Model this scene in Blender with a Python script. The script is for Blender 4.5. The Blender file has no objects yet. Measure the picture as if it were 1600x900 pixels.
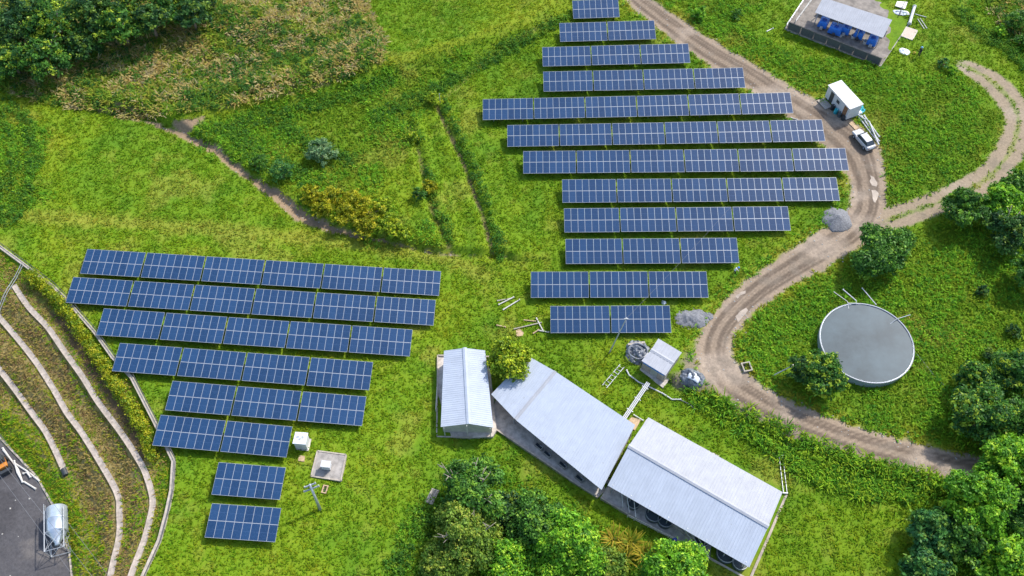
import bpy, bmesh, math, random
import numpy as np
from mathutils import Vector, Matrix

R = math.radians
S = bpy.context.scene
COL = S.collection
rnd = random.Random(7)
rng = np.random.default_rng(11)

# ------------------------------------------------------------------ camera
F, PITCH, CAMH = 1450.0, 0.97774, 108.167
cam_d = bpy.data.cameras.new('camera'); cam = bpy.data.objects.new('camera', cam_d); COL.objects.link(cam)
cam_d.sensor_width = 36.0; cam_d.lens = 36.0 * F / 1600.0
cam_d.clip_start = 1.0; cam_d.clip_end = 6000.0
cam.location = (0, 0, CAMH); cam.rotation_euler = (math.pi / 2 - PITCH, 0, 0)
S.camera = cam

# ------------------------------------------------------------------ sky, sun, exposure
SUN_EL, SUN_AZ = R(46), R(46)            # azimuth from +Y towards +X
w = bpy.data.worlds.new('World'); S.world = w; w.use_nodes = True
wn = w.node_tree
sky = wn.nodes.new('ShaderNodeTexSky'); sky.sky_type = 'NISHITA'; sky.sun_disc = False
sky.sun_elevation = SUN_EL; sky.sun_rotation = SUN_AZ; sky.dust_density = 1.5; sky.air_density = 1.0
bg = wn.nodes['Background']; bg.inputs['Strength'].default_value = 0.15
wn.links.new(sky.outputs[0], bg.inputs['Color'])
sl = bpy.data.lights.new('sun', 'SUN'); sl.energy = 2.65; sl.angle = R(2.2); sl.color = (1.0, 0.95, 0.86)
sun = bpy.data.objects.new('sun', sl); COL.objects.link(sun); sun.location = (60, 160, 120)
sd = Vector((math.cos(SUN_EL) * math.sin(SUN_AZ), math.cos(SUN_EL) * math.cos(SUN_AZ), math.sin(SUN_EL)))
sun.rotation_euler = (-sd).to_track_quat('-Z', 'Y').to_euler()
S.view_settings.view_transform = 'Standard'; S.view_settings.look = 'None'
S.view_settings.exposure = 0.97; S.view_settings.gamma = 1.0; S.view_settings.use_curve_mapping = False
S.cycles.max_bounces = 6; S.cycles.transparent_max_bounces = 6

# ------------------------------------------------------------------ noise, polylines, polygons (numpy)
def vnoise(x, y, seed=0):
    xi = np.floor(x).astype(np.int64); yi = np.floor(y).astype(np.int64)
    fx = x - xi; fy = y - yi
    fx = fx * fx * (3 - 2 * fx); fy = fy * fy * (3 - 2 * fy)
    def hsh(a, b):
        n = (a * 374761393 + b * 668265263 + seed * 1442695041) & 0xFFFFFFFF
        n = ((n ^ (n >> 13)) * 1274126177) & 0xFFFFFFFF
        return ((n ^ (n >> 16)) & 0xFFFF) / 65535.0
    return (hsh(xi, yi) * (1 - fx) + hsh(xi + 1, yi) * fx) * (1 - fy) + (hsh(xi, yi + 1) * (1 - fx) + hsh(xi + 1, yi + 1) * fx) * fy
def fbm(x, y, scale, oct=3, seed=0):
    v = 0; a = 0.5; t = 0; f = 1.0 / scale
    for o in range(oct):
        v = v + a * vnoise(x * f + 17.3 * o, y * f - 9.1 * o, seed + o); t += a; a *= 0.5; f *= 2.03
    return v / t
def sstep(a, b, x):
    t = np.clip((x - a) / (b - a), 0, 1); return t * t * (3 - 2 * t)
def pl_dist(x, y, pts, vals=None):
    """distance to a polyline, signed side (+ left of travel), and interpolated value"""
    best = np.full(np.shape(x), 1e9); side = np.zeros(np.shape(x)); val = np.zeros(np.shape(x))
    for i in range(len(pts) - 1):
        ax, ay = pts[i][0], pts[i][1]; bx, by = pts[i + 1][0], pts[i + 1][1]
        dx, dy = bx - ax, by - ay; L2 = dx * dx + dy * dy + 1e-12
        t = np.clip(((x - ax) * dx + (y - ay) * dy) / L2, 0, 1)
        ex = x - ax - t * dx; ey = y - ay - t * dy
        d = np.hypot(ex, ey); m = d < best
        best = np.where(m, d, best); side = np.where(m, np.sign(dx * ey - dy * ex), side)
        if vals is not None: val = np.where(m, vals[i] * (1 - t) + vals[i + 1] * t, val)
    return best, side, val
def poly_sd(x, y, pts):
    """signed distance to a polygon, negative inside"""
    P = list(pts) + [pts[0]]
    d, _, _ = pl_dist(x, y, P)
    ins = np.zeros(np.shape(x), bool)
    for i in range(len(pts)):
        ax, ay = P[i][0], P[i][1]; bx, by = P[i + 1][0], P[i + 1][1]
        c = ((ay > y) != (by > y)) & (x < (bx - ax) * (y - ay) / ((by - ay) if by != ay else 1e-9) + ax)
        ins ^= c
    return np.where(ins, -d, d)

# ------------------------------------------------------------------ from the photograph's geometry to the ground
CS, SN = math.cos(PITCH), math.sin(PITCH)
def ray(u, v):
    a = (u - 800) / F; b = (450 - v) / F
    return np.array([a, CS + b * SN, -SN + b * CS])
def gz(u, v, z=0.0):
    d = ray(u, v); k = (z - CAMH) / d[2]; return (d[0] * k, d[1] * k)
def left_plane(x, y):
    z = -0.057 - 0.0682 * (x + 8) - 0.0669 * (y - 65)
    z = 0.5 * (z + np.sqrt(z * z + 0.6)) - 0.0
    return z * (1 - sstep(-17.0, 6.0, x))
def on_plane(u, v):
    z = 1.0
    for _ in range(25):
        x, y = gz(u, v, z); z = float(left_plane(np.array(x), np.array(y)))
    return (x, y)

WALL = [(-70, 330), (-20, 372), (40, 416), (85, 450), (105, 470), (150, 522), (177, 560), (207, 592), (242, 660), (260, 697), (272, 722), (269, 767), (262, 800), (250, 845), (225, 900), (190, 975)]
WALLW = [on_plane(*p) for p in WALL]
ZYARD = -2.0
YARD = [(-150, 575), (-60, 640), (0, 684), (58, 745), (86, 795), (109, 865), (113, 905), (116, 990)]
YARDW = [gz(u, v, ZYARD) for u, v in YARD]
YARDPOLY = YARDW + [gz(-260, 990, ZYARD), gz(-260, 575, ZYARD)]
SCRUB = [(-120, 120), (0, 143), (90, 165), (200, 185), (280, 180), (340, 172), (420, 158), (520, 128), (596, 104), (602, 60), (575, 20), (565, -60), (-200, -60)]
SCRUBW = [gz(*p, 0) for p in SCRUB]
DITCH = [(185, 184), (230, 190), (290, 214), (335, 236), (385, 275), (430, 305), (470, 338), (520, 360), (600, 378), (690, 397), (790, 402)]
DITCHW = [gz(*p, 0.2) for p in DITCH]
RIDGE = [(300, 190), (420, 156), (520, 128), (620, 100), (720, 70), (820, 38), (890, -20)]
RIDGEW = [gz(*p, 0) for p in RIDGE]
FUR1 = [(682, 165), (700, 205), (722, 250), (740, 300), (757, 345), (770, 400)]
FUR1W = [gz(*p, 0) for p in FUR1]
FUR2 = [(640, 195), (655, 240), (665, 290), (680, 340), (700, 385)]
FUR2W = [gz(*p, 0) for p in FUR2]
BANK = [(1075, 612), (1130, 645), (1185, 672), (1250, 706), (1330, 735), (1400, 757), (1480, 775)]
BANKW = [gz(*p, 0) for p in BANK]

def h_raw(x, y):
    z = left_plane(x, y)
    z = z + 0.02 * np.clip(x, 0, 80)
    z = z + 0.30 * (fbm(x, y, 14, 2, 3) - 0.5) + 0.10 * (fbm(x, y, 2.2, 2, 5) - 0.5)
    sdp = poly_sd(x, y, SCRUBW)
    z = z + 4.5 * sstep(0, 34, -sdp) + 0.7 * sstep(0.0, 1.6, -sdp)
    d, s, _ = pl_dist(x, y, DITCHW)
    z = z + np.where(s > 0, 0.75 * np.exp(-np.maximum(d - 1.0, 0) / 4.0) * sstep(0.2, 1.4, d), 0) - 0.25 * np.exp(-(d / 0.8) ** 2)
    d, s, _ = pl_dist(x, y, RIDGEW)
    z = z + 1.7 * np.exp(-(d / np.where(s > 0, 5.0, 2.6)) ** 2)
    for fw in (FUR1W, FUR2W):
        d, s, _ = pl_dist(x, y, fw); z = z - 0.35 * np.exp(-(d / 0.6) ** 2) + 0.3 * np.exp(-((d - 1.3) / 0.8) ** 2)
    d, s, _ = pl_dist(x, y, BANKW)
    z = z + 0.9 * sstep(-1.5, 2.0, d * s) * np.exp(-np.maximum(d - 2.5, 0) / 5.0) * (s > 0)
    # the terraced slope beyond the boundary wall and the sunken yard
    d0, s0, _ = pl_dist(x, y, WALLW); d4, s4, _ = pl_dist(x, y, YARDW)
    sy = poly_sd(x, y, YARDPOLY)
    out = s0 < 0
    t = d0 / (d0 + np.maximum(sy, 0) + 1e-6)
    zs = z * (1 - t) + ZYARD * t
    zs = zs - 0.35 * np.sin(np.clip(t, 0, 1) * 2 * math.pi * 3.2) * np.clip(t * 6, 0, 1) * np.clip((1 - t) * 6, 0, 1) * 0.6
    z = np.where(out, np.where(sy < 0, ZYARD, zs), z)
    return z

GX0, GX1, GY0, GY1, GS = -126.0, 126.0, 12.0, 168.0, 0.3
nx = int(round((GX1 - GX0) / GS)) + 1; ny = int(round((GY1 - GY0) / GS)) + 1
gx, gy = np.meshgrid(GX0 + GS * np.arange(nx), GY0 + GS * np.arange(ny))
HG = h_raw(gx, gy)
def h(x, y):
    fx = np.clip((np.asarray(x) - GX0) / GS, 0, nx - 1.001); fy = np.clip((np.asarray(y) - GY0) / GS, 0, ny - 1.001)
    i = fx.astype(int); j = fy.astype(int); a = fx - i; b = fy - j
    return (HG[j, i] * (1 - a) + HG[j, i + 1] * a) * (1 - b) + (HG[j + 1, i] * (1 - a) + HG[j + 1, i + 1] * a) * b
def at(u, v, dz=0.0):
    """world point dz above the ground that the photo shows at pixel (u, v)"""
    z = 1.0
    for _ in range(40):
        x, y = gz(u, v, z + dz); z = 0.5 * z + 0.5 * float(h(x, y))
    return Vector((x, y, z + dz))
def W2(pts): return [tuple(at(u, v))[:2] for u, v in pts]

# ------------------------------------------------------------------ tags and mesh helpers
def tag(o, label=None, cat=None, group=None, kind=None):
    if label: o['label'] = label
    if cat: o['category'] = cat
    if group: o['group'] = group
    if kind: o['kind'] = kind
    return o
def thing(name, label, cat, loc=(0, 0, 0), rz=0.0, group=None):
    o = bpy.data.objects.new(name, None); COL.objects.link(o); o.empty_display_size = 0.3
    o.location = loc; o.rotation_euler = (0, 0, rz)
    return tag(o, label, cat, group)
def copy_tree(o, parent=None):
    c = o.copy(); COL.objects.link(c)
    if parent is not None: c.parent = parent
    for ch in list(o.children): copy_tree(ch, c)
    return c
class MB:
    def __init__(s): s.v = []; s.f = []; s.m = []
    def add(s, vs, fs, mi=0):
        b = len(s.v); s.v += [tuple(p) for p in vs]
        s.f += [tuple(b + i for i in f) for f in fs]; s.m += [mi] * len(fs); return s
    def box(s, c, d, rz=0.0, mi=0, rot=None, taper=1.0):
        x, y, z = d[0] / 2, d[1] / 2, d[2] / 2
        vs = [Vector((sx * x * (taper if sz > 0 else 1), sy * y * (taper if sz > 0 else 1), sz * z)) for sz in (-1, 1) for sy in (-1, 1) for sx in (-1, 1)]
        M = rot if rot is not None else Matrix.Rotation(rz, 3, 'Z')
        c = Vector(c); vs = [M @ p + c for p in vs]
        return s.add(vs, [(0, 2, 3, 1), (4, 5, 7, 6), (0, 1, 5, 4), (2, 6, 7, 3), (0, 4, 6, 2), (1, 3, 7, 5)], mi)
    def tube(s, pts, r, n=8, mi=0, cap=True):
        pts = [Vector(p) for p in pts]; rr = r if isinstance(r, (list, tuple)) else [r] * len(pts)
        vs = []; fs = []
        for i, p in enumerate(pts):
            t = (pts[min(i + 1, len(pts) - 1)] - pts[max(i - 1, 0)]).normalized()
            a = t.orthogonal().normalized() if i == 0 else (a - t * a.dot(t)).normalized()
            b = t.cross(a)
            for k in range(n):
                an = 2 * math.pi * k / n; vs.append(p + (a * math.cos(an) + b * math.sin(an)) * rr[i])
        for i in range(len(pts) - 1):
            for k in range(n):
                q = (k + 1) % n; fs.append((i * n + k, i * n + q, (i + 1) * n + q, (i + 1) * n + k))
        if cap: fs.append(tuple(range(n - 1, -1, -1))); fs.append(tuple((len(pts) - 1) * n + k for k in range(n)))
        return s.add(vs, fs, mi)
    def lathe(s, prof, n=24, mi=0, c=(0, 0, 0), M=None):
        vs = []; fs = []; c = Vector(c)
        for r, z in prof:
            for k in range(n):
                p = Vector((r * math.cos(2 * math.pi * k / n), r * math.sin(2 * math.pi * k / n), z))
                vs.append((M @ p if M is not None else p) + c)
        for i in range(len(prof) - 1):
            for k in range(n):
                q = (k + 1) % n; fs.append((i * n + k, i * n + q, (i + 1) * n + q, (i + 1) * n + k))
        return s.add(vs, fs, mi)
    def slab(s, poly, z0, z1, mi=0):
        n = len(poly)
        g0 = z0 if callable(z0) else (lambda p: z0); g1 = z1 if callable(z1) else (lambda p: z1)
        vs = [(p[0], p[1], g0(p)) for p in poly] + [(p[0], p[1], g1(p)) for p in poly]
        fs = [tuple(range(n - 1, -1, -1)), tuple(range(n, 2 * n))] + [(i, (i + 1) % n, n + (i + 1) % n, n + i) for i in range(n)]
        return s.add(vs, fs, mi)
    def build(s, name, mats, parent=None, smooth=False, bevel=0.0):
        me = bpy.data.meshes.new(name); me.from_pydata(s.v, [], s.f)
        for m in (mats if isinstance(mats, (list, tuple)) else [mats]): me.materials.append(m)
        me.polygons.foreach_set('material_index', s.m)
        bm = bmesh.new(); bm.from_mesh(me); bmesh.ops.recalc_face_normals(bm, faces=bm.faces[:]); bm.to_mesh(me); bm.free()
        if smooth: me.polygons.foreach_set('use_smooth', [True] * len(me.polygons))
        me.update()
        o = bpy.data.objects.new(name, me); COL.objects.link(o)
        if parent is not None: o.parent = parent
        if bevel:
            b = o.modifiers.new('bevel', 'BEVEL'); b.width = bevel; b.segments = 2; b.limit_method = 'ANGLE'
        return o
def np_mesh(name, V, Fc, mat, col=None, parent=None):
    """V (n,3), Fc (m,k) all faces of k corners; col (n,3) point colours"""
    me = bpy.data.meshes.new(name); n = len(V); m, k = Fc.shape
    me.vertices.add(n); me.vertices.foreach_set('co', np.ascontiguousarray(V, np.float32).ravel())
    me.loops.add(m * k); me.loops.foreach_set('vertex_index', np.ascontiguousarray(Fc, np.int32).ravel())
    me.polygons.add(m); me.polygons.foreach_set('loop_start', np.arange(0, m * k, k, dtype=np.int32))
    me.update(calc_edges=True)
    if col is not None:
        a = me.attributes.new('col', 'FLOAT_COLOR', 'POINT')
        c4 = np.ones((n, 4), np.float32); c4[:, :3] = col; a.data.foreach_set('color', c4.ravel())
    me.materials.append(mat)
    o = bpy.data.objects.new(name, me); COL.objects.link(o)
    if parent is not None: o.parent = parent
    return o

# ------------------------------------------------------------------ materials
def new_mat(name):
    m = bpy.data.materials.new(name); m.use_nodes = True
    nt = m.node_tree; return m, nt, nt.nodes['Principled BSDF']
def mat(name, c, rough=0.6, metal=0.0, var=0.0, scale=3.0, bump=0.0, c2=None, spec=0.5, rand=0.0):
    m, nt, b = new_mat(name)
    b.inputs['Roughness'].default_value = rough; b.inputs['Metallic'].default_value = metal
    b.inputs['Specular IOR Level'].default_value = spec
    b.inputs['Base Color'].default_value = (*c, 1)
    if var or bump or c2:
        tc = nt.nodes.new('ShaderNodeTexCoord')
        n = nt.nodes.new('ShaderNodeTexNoise'); n.inputs['Scale'].default_value = scale; n.inputs['Detail'].default_value = 6; n.inputs['Roughness'].default_value = 0.65
        nt.links.new(tc.outputs['Object'], n.inputs['Vector'])
        r = nt.nodes.new('ShaderNodeValToRGB')
        d = c2 if c2 else tuple(x * (1 - var) for x in c); e = c if c2 else tuple(min(1, x * (1 + var)) for x in c)
        r.color_ramp.elements[0].position = 0.35; r.color_ramp.elements[1].position = 0.65
        r.color_ramp.elements[0].color = (*d, 1); r.color_ramp.elements[1].color = (*e, 1)
        nt.links.new(n.outputs['Fac'], r.inputs[0]); nt.links.new(r.outputs[0], b.inputs['Base Color'])
        if bump:
            bp = nt.nodes.new('ShaderNodeBump'); bp.inputs['Strength'].default_value = bump; bp.inputs['Distance'].default_value = 0.05
            nt.links.new(n.outputs['Fac'], bp.inputs['Height']); nt.links.new(bp.outputs[0], b.inputs['Normal'])
    return m
def leaf_mat(name, trans=0.3, rough=0.55, spec=0.3):
    m, nt, b = new_mat(name)
    a = nt.nodes.new('ShaderNodeAttribute'); a.attribute_name = 'col'
    b.inputs['Roughness'].default_value = rough; b.inputs['Specular IOR Level'].default_value = spec
    nt.links.new(a.outputs['Color'], b.inputs['Base Color'])
    t = nt.nodes.new('ShaderNodeBsdfTranslucent'); nt.links.new(a.outputs['Color'], t.inputs['Color'])
    x = nt.nodes.new('ShaderNodeMixShader'); x.inputs[0].default_value = trans
    nt.links.new(b.outputs[0], x.inputs[1]); nt.links.new(t.outputs[0], x.inputs[2])
    nt.links.new(x.outputs[0], nt.nodes['Material Output'].inputs['Surface'])
    return m
def ground_mat():
    m, nt, b = new_mat('ground')
    a = nt.nodes.new('ShaderNodeAttribute'); a.attribute_name = 'col'
    tc = nt.nodes.new('ShaderNodeTexCoord')
    n = nt.nodes.new('ShaderNodeTexNoise'); n.inputs['Scale'].default_value = 2.6; n.inputs['Detail'].default_value = 8; n.inputs['Roughness'].default_value = 0.7
    nt.links.new(tc.outputs['Object'], n.inputs['Vector'])
    mr = nt.nodes.new('ShaderNodeMapRange'); mr.inputs['From Min'].default_value = 0.3; mr.inputs['From Max'].default_value = 0.7
    mr.inputs['To Min'].default_value = 0.74; mr.inputs['To Max'].default_value = 1.2
    nt.links.new(n.outputs['Fac'], mr.inputs['Value'])
    mx = nt.nodes.new('ShaderNodeVectorMath'); mx.operation = 'SCALE'
    nt.links.new(a.outputs['Color'], mx.inputs[0]); nt.links.new(mr.outputs[0], mx.inputs['Scale'])
    nt.links.new(mx.outputs[0], b.inputs['Base Color'])
    b.inputs['Roughness'].default_value = 0.9; b.inputs['Specular IOR Level'].default_value = 0.15
    bp = nt.nodes.new('ShaderNodeBump'); bp.inputs['Strength'].default_value = 0.5; bp.inputs['Distance'].default_value = 0.12
    nt.links.new(n.outputs['Fac'], bp.inputs['Height']); nt.links.new(bp.outputs[0], b.inputs['Normal'])
    return m
def panel_mat():
    """blue polycrystalline cells: fine cell grid, faint busbar across the middle"""
    m, nt, b = new_mat('solar_cells')
    tc = nt.nodes.new('ShaderNodeTexCoord'); sp = nt.nodes.new('ShaderNodeSeparateXYZ'); nt.links.new(tc.outputs['Object'], sp.inputs[0])
    def line(sock, period, width):
        d = nt.nodes.new('ShaderNodeMath'); d.operation = 'DIVIDE'; d.inputs[1].default_value = period; nt.links.new(sock, d.inputs[0])
        f = nt.nodes.new('ShaderNodeMath'); f.operation = 'FRACT'; nt.links.new(d.outputs[0], f.inputs[0])
        l = nt.nodes.new('ShaderNodeMath'); l.operation = 'LESS_THAN'; l.inputs[1].default_value = width / period; nt.links.new(f.outputs[0], l.inputs[0]); return l.outputs[0]
    ab = nt.nodes.new('ShaderNodeMath'); ab.operation = 'ABSOLUTE'; nt.links.new(sp.outputs[1], ab.inputs[0])
    mid = nt.nodes.new('ShaderNodeMath'); mid.operation = 'LESS_THAN'; mid.inputs[1].default_value = 0.012; nt.links.new(ab.outputs[0], mid.inputs[0])
    mx2 = nt.nodes.new('ShaderNodeMath'); mx2.operation = 'MAXIMUM'
    mxn = nt.nodes.new('ShaderNodeMath'); mxn.operation = 'MAXIMUM'
    nt.links.new(line(sp.outputs[0], 0.158, 0.007), mxn.inputs[0]); nt.links.new(line(sp.outputs[1], 0.158, 0.007), mxn.inputs[1])
    oi = nt.nodes.new('ShaderNodeObjectInfo')
    n = nt.nodes.new('ShaderNodeTexNoise'); n.inputs['Scale'].default_value = 1.7; nt.links.new(tc.outputs['Object'], n.inputs['Vector'])
    r = nt.nodes.new('ShaderNodeValToRGB'); r.color_ramp.elements[0].color = (0.004, 0.024, 0.070, 1); r.color_ramp.elements[1].color = (0.014, 0.052, 0.130, 1)
    ad = nt.nodes.new('ShaderNodeMath'); ad.operation = 'MULTIPLY_ADD'; ad.inputs[1].default_value = 0.55; nt.links.new(oi.outputs['Random'], ad.inputs[0])
    sc = nt.nodes.new('ShaderNodeMath'); sc.operation = 'MULTIPLY'; sc.inputs[1].default_value = 0.45; nt.links.new(n.outputs['Fac'], sc.inputs[0]); nt.links.new(sc.outputs[0], ad.inputs[2])
    nt.links.new(ad.outputs[0], r.inputs[0])
    mx = nt.nodes.new('ShaderNodeMix'); mx.data_type = 'RGBA'
    nt.links.new(mxn.outputs[0], mx2.inputs[0]); nt.links.new(mid.outputs[0], mx2.inputs[1]); nt.links.new(mx2.outputs[0], mx.inputs['Factor']); nt.links.new(r.outputs[0], mx.inputs['A']); mx.inputs['B'].default_value = (0.06, 0.11, 0.22, 1)
    nt.links.new(mx.outputs['Result'], b.inputs['Base Color'])
    b.inputs['Roughness'].default_value = 0.2; b.inputs['Specular IOR Level'].default_value = 0.45
    return m
M = {}
M['ground'] = ground_mat()
M['blade'] = leaf_mat('grass_blade', 0.45, 0.8, 0.06)
M['leaf'] = leaf_mat('leaf', 0.34, 0.5, 0.2)
M['cells'] = panel_mat()
M['alu'] = mat('aluminium', (0.35, 0.38, 0.43), 0.4, 0.3)
M['steel'] = mat('galvanised_steel', (0.42, 0.44, 0.46), 0.5, 0.5, var=0.15, scale=6)
M['darksteel'] = mat('dark_steel', (0.06, 0.06, 0.065), 0.55, 0.4)
M['roof'] = mat('blue_white_roof_sheet', (0.385, 0.425, 0.495), 0.75, 0.0, spec=0.25, var=0.05, scale=0.8, bump=0.03)
M['roofw'] = mat('white_roof_sheet', (0.355, 0.365, 0.395), 0.8, 0.0, spec=0.2, var=0.06, scale=0.9, bump=0.03)
def streaks(m, ang):
    nt = m.node_tree; b = nt.nodes['Principled BSDF']; old = b.inputs['Base Color'].links[0].from_socket
    tc = nt.nodes.new('ShaderNodeTexCoord'); mp = nt.nodes.new('ShaderNodeMapping'); mp.vector_type = 'TEXTURE'; mp.inputs['Rotation'].default_value = (0, 0, ang); mp.inputs['Scale'].default_value = (3.2, 0.22, 1)
    n = nt.nodes.new('ShaderNodeTexNoise'); n.inputs['Scale'].default_value = 1.0; n.inputs['Detail'].default_value = 5
    nt.links.new(tc.outputs['Object'], mp.inputs[0]); nt.links.new(mp.outputs[0], n.inputs['Vector'])
    r = nt.nodes.new('ShaderNodeMapRange'); r.inputs['From Min'].default_value = .35; r.inputs['From Max'].default_value = .7; r.inputs['To Min'].default_value = 1.03; r.inputs['To Max'].default_value = .94; nt.links.new(n.outputs['Fac'], r.inputs['Value'])
    n2 = nt.nodes.new('ShaderNodeTexNoise'); n2.inputs['Scale'].default_value = 1.9; n2.inputs['Detail'].default_value = 6; nt.links.new(tc.outputs['Object'], n2.inputs['Vector'])
    r2 = nt.nodes.new('ShaderNodeMapRange'); r2.inputs['From Min'].default_value = .68; r2.inputs['From Max'].default_value = .78; r2.inputs['To Max'].default_value = .45; nt.links.new(n2.outputs['Fac'], r2.inputs['Value'])
    v = nt.nodes.new('ShaderNodeVectorMath'); v.operation = 'SCALE'; nt.links.new(old, v.inputs[0]); nt.links.new(r.outputs[0], v.inputs['Scale'])
    mx = nt.nodes.new('ShaderNodeMix'); mx.data_type = 'RGBA'; nt.links.new(r2.outputs[0], mx.inputs['Factor']); nt.links.new(v.outputs[0], mx.inputs['A']); mx.inputs['B'].default_value = (.22, .20, .18, 1)
    nt.links.new(mx.outputs['Result'], b.inputs['Base Color'])
streaks(M['roof'], R(58)); streaks(M['roofw'], R(58))
M['roofn'] = mat('narrow_shed_roof_sheet', (0.385, 0.425, 0.495), 0.75, 0.0, spec=0.25, var=0.05, scale=0.8, bump=0.03); streaks(M['roofn'], 0.0)
M['concrete'] = mat('concrete', (0.46, 0.41, 0.36), 0.85, 0, var=0.28, scale=1.6, bump=0.2)
M['pad'] = mat('stained_pad', (0.20, 0.175, 0.15), 0.85, 0, var=0.35, scale=.8, bump=0.2)
M['concreted'] = mat('grey_concrete', (0.29, 0.265, 0.24), 0.85, 0, var=0.3, scale=1.2, bump=0.2)
M['pale'] = mat('pale_concrete', (0.38, 0.33, 0.27), 0.85, 0, var=0.22, scale=2.2, bump=0.25)
M['drain'] = mat('pinkish_concrete', (0.37, 0.315, 0.265), 0.9, 0, var=0.25, scale=1.8, bump=0.25)
M['wall'] = mat('plaster', (0.50, 0.46, 0.40), 0.8, 0, var=0.15, scale=1.5)
M['brick'] = mat('brown_edge', (0.25, 0.16, 0.10), 0.85, 0, var=0.3, scale=3)
M['white'] = mat('white_paint', (0.53, 0.53, 0.54), 0.4, 0, var=0.05, scale=2)
M['offwhite'] = mat('off_white', (0.52, 0.50, 0.46), 0.6, 0, var=0.12, scale=4)
M['wood'] = mat('pale_wood', (0.42, 0.30, 0.18), 0.8, 0, var=0.25, scale=5, bump=0.2)
M['oldwood'] = mat('weathered_wood', (0.36, 0.32, 0.27), 0.85, 0, var=0.25, scale=5, bump=0.2)
M['bark'] = mat('bark', (0.16, 0.12, 0.085), 0.9, 0, var=0.35, scale=5, bump=0.5)
M['palebark'] = mat('pale_bark', (0.25, 0.215, 0.17), 0.9, 0, var=0.3, scale=5, bump=0.4)
M['blue'] = mat('blue_plastic', (0.015, 0.16, 0.55), 0.45, 0, var=0.15, scale=3)
M['skyblue'] = mat('light_blue', (0.16, 0.40, 0.62), 0.45, 0)
M['teal'] = mat('teal_tarp', (0.02, 0.33, 0.38), 0.5, 0, var=0.35, scale=3, bump=0.4)
M['tarp'] = mat('grey_tarp', (0.125, 0.14, 0.165), 0.4, 0, var=0.4, scale=1.6, bump=0.5, spec=0.6)
M['whitetarp'] = mat('white_tarp', (0.62, 0.65, 0.70), 0.4, 0, var=0.2, scale=2, bump=0.4)
M['gravel'] = mat('gravel', (0.165, 0.168, 0.18), 0.9, 0, var=0.35, scale=5, bump=0.8)
M['stone'] = mat('stone', (0.30, 0.29, 0.27), 0.9, 0, var=0.3, scale=4, bump=0.6)
M['glass'] = mat('dark_glass', (0.03, 0.04, 0.05), 0.08, 0, spec=0.7)
M['rubber'] = mat('rubber', (0.02, 0.02, 0.02), 0.8)
M['dark'] = mat('dark_plastic', (0.035, 0.04, 0.045), 0.5)
M['tankdark'] = mat('dark_tank', (0.06, 0.08, 0.09), 0.4)
M['skin'] = mat('skin', (0.30, 0.17, 0.11), 0.6)
M['cloth_dark'] = mat('dark_cloth', (0.02, 0.02, 0.025), 0.85)
M['cloth_blue'] = mat('blue_cloth', (0.015, 0.06, 0.30), 0.85)
M['cloth_white'] = mat('white_cloth', (0.6, 0.6, 0.6), 0.85)
M['yellow'] = mat('yellow_cloth', (0.55, 0.42, 0.04), 0.8)
M['orange'] = mat('orange_paint', (0.55, 0.20, 0.03), 0.5)
M['silo'] = mat('silo_metal', (0.50, 0.56, 0.62), 0.33, 0.55, var=0.12, scale=1.5)
M['rust'] = mat('rust', (0.20, 0.10, 0.05), 0.9, 0, var=0.4, scale=3)
M['water'] = mat('still_water', (0.060, 0.090, 0.104), 0.06, 0, var=0.25, scale=0.2, spec=0.45)
M['puddle'] = mat('muddy_puddle', (0.31, 0.255, 0.20), 0.14, 0, var=0.2, scale=1.2, spec=0.6)
M['wire'] = mat('wire', (0.16, 0.165, 0.18), 0.6, 0.2)
M['tan'] = mat('tan_board', (0.48, 0.40, 0.32), 0.8, 0, var=0.1, scale=3)
M['mesh'] = mat('shade_netting', (0.085, 0.088, 0.10), 0.6, 0.2, var=0.15, scale=3)

# ================================================================== LARGE STRUCTURE
# ---- regions of the ground
ROAD = [(978, -40, 30), (990, -8, 28), (1040, 33, 30), (1100, 76, 36), (1160, 111, 38), (1220, 149, 42), (1265, 178, 48), (1305, 205, 58), (1340, 240, 64), (1355, 285, 54), (1354, 330, 54),
        (1330, 362, 56), (1290, 388, 52), (1240, 418, 48), (1190, 450, 46), (1150, 485, 48), (1124, 520, 50), (1118, 555, 54), (1135, 590, 58), (1170, 618, 54), (1225, 647, 48), (1290, 673, 46), (1350, 693, 46), (1420, 711, 48), (1490, 727, 46), (1540, 735, 42), (1640, 752, 40), (1800, 775, 40)]
TRACK = [(1345, 360, 40), (1385, 345, 42), (1425, 331, 38), (1480, 311, 38), (1525, 290, 42), (1560, 262, 46), (1582, 228, 48), (1592, 192, 44), (1582, 162, 40), (1562, 138, 36), (1540, 120, 30), (1514, 106, 24), (1490, 97, 10)]
def strip(px):
    pts = []; hw = []
    for i, (u, v, wd) in enumerate(px):
        a = px[max(i - 1, 0)]; b = px[min(i + 1, len(px) - 1)]
        d = np.array([b[0] - a[0], b[1] - a[1]], float); d /= np.hypot(*d); nrm = np.array([-d[1], d[0]]) * wd / 2
        c = at(u, v); e1 = at(u + nrm[0], v + nrm[1]); e2 = at(u - nrm[0], v - nrm[1])
        pts.append((c.x, c.y)); hw.append((e1 - e2).length / 2)
    # smooth (Catmull-Rom)
    P = np.array(pts); H2 = np.array(hw); op = []; oh = []
    for i in range(len(P) - 1):
        p0, p1, p2, p3 = P[max(i - 1, 0)], P[i], P[i + 1], P[min(i + 2, len(P) - 1)]
        for t in (0, 0.33, 0.67):
            op.append(tuple(0.5 * ((2 * p1) + (-p0 + p2) * t + (2 * p0 - 5 * p1 + 4 * p2 - p3) * t * t + (-p0 + 3 * p1 - 3 * p2 + p3) * t ** 3))); oh.append(H2[i] * (1 - t) + H2[i + 1] * t)
    op.append(tuple(P[-1])); oh.append(H2[-1]); return op, oh
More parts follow.
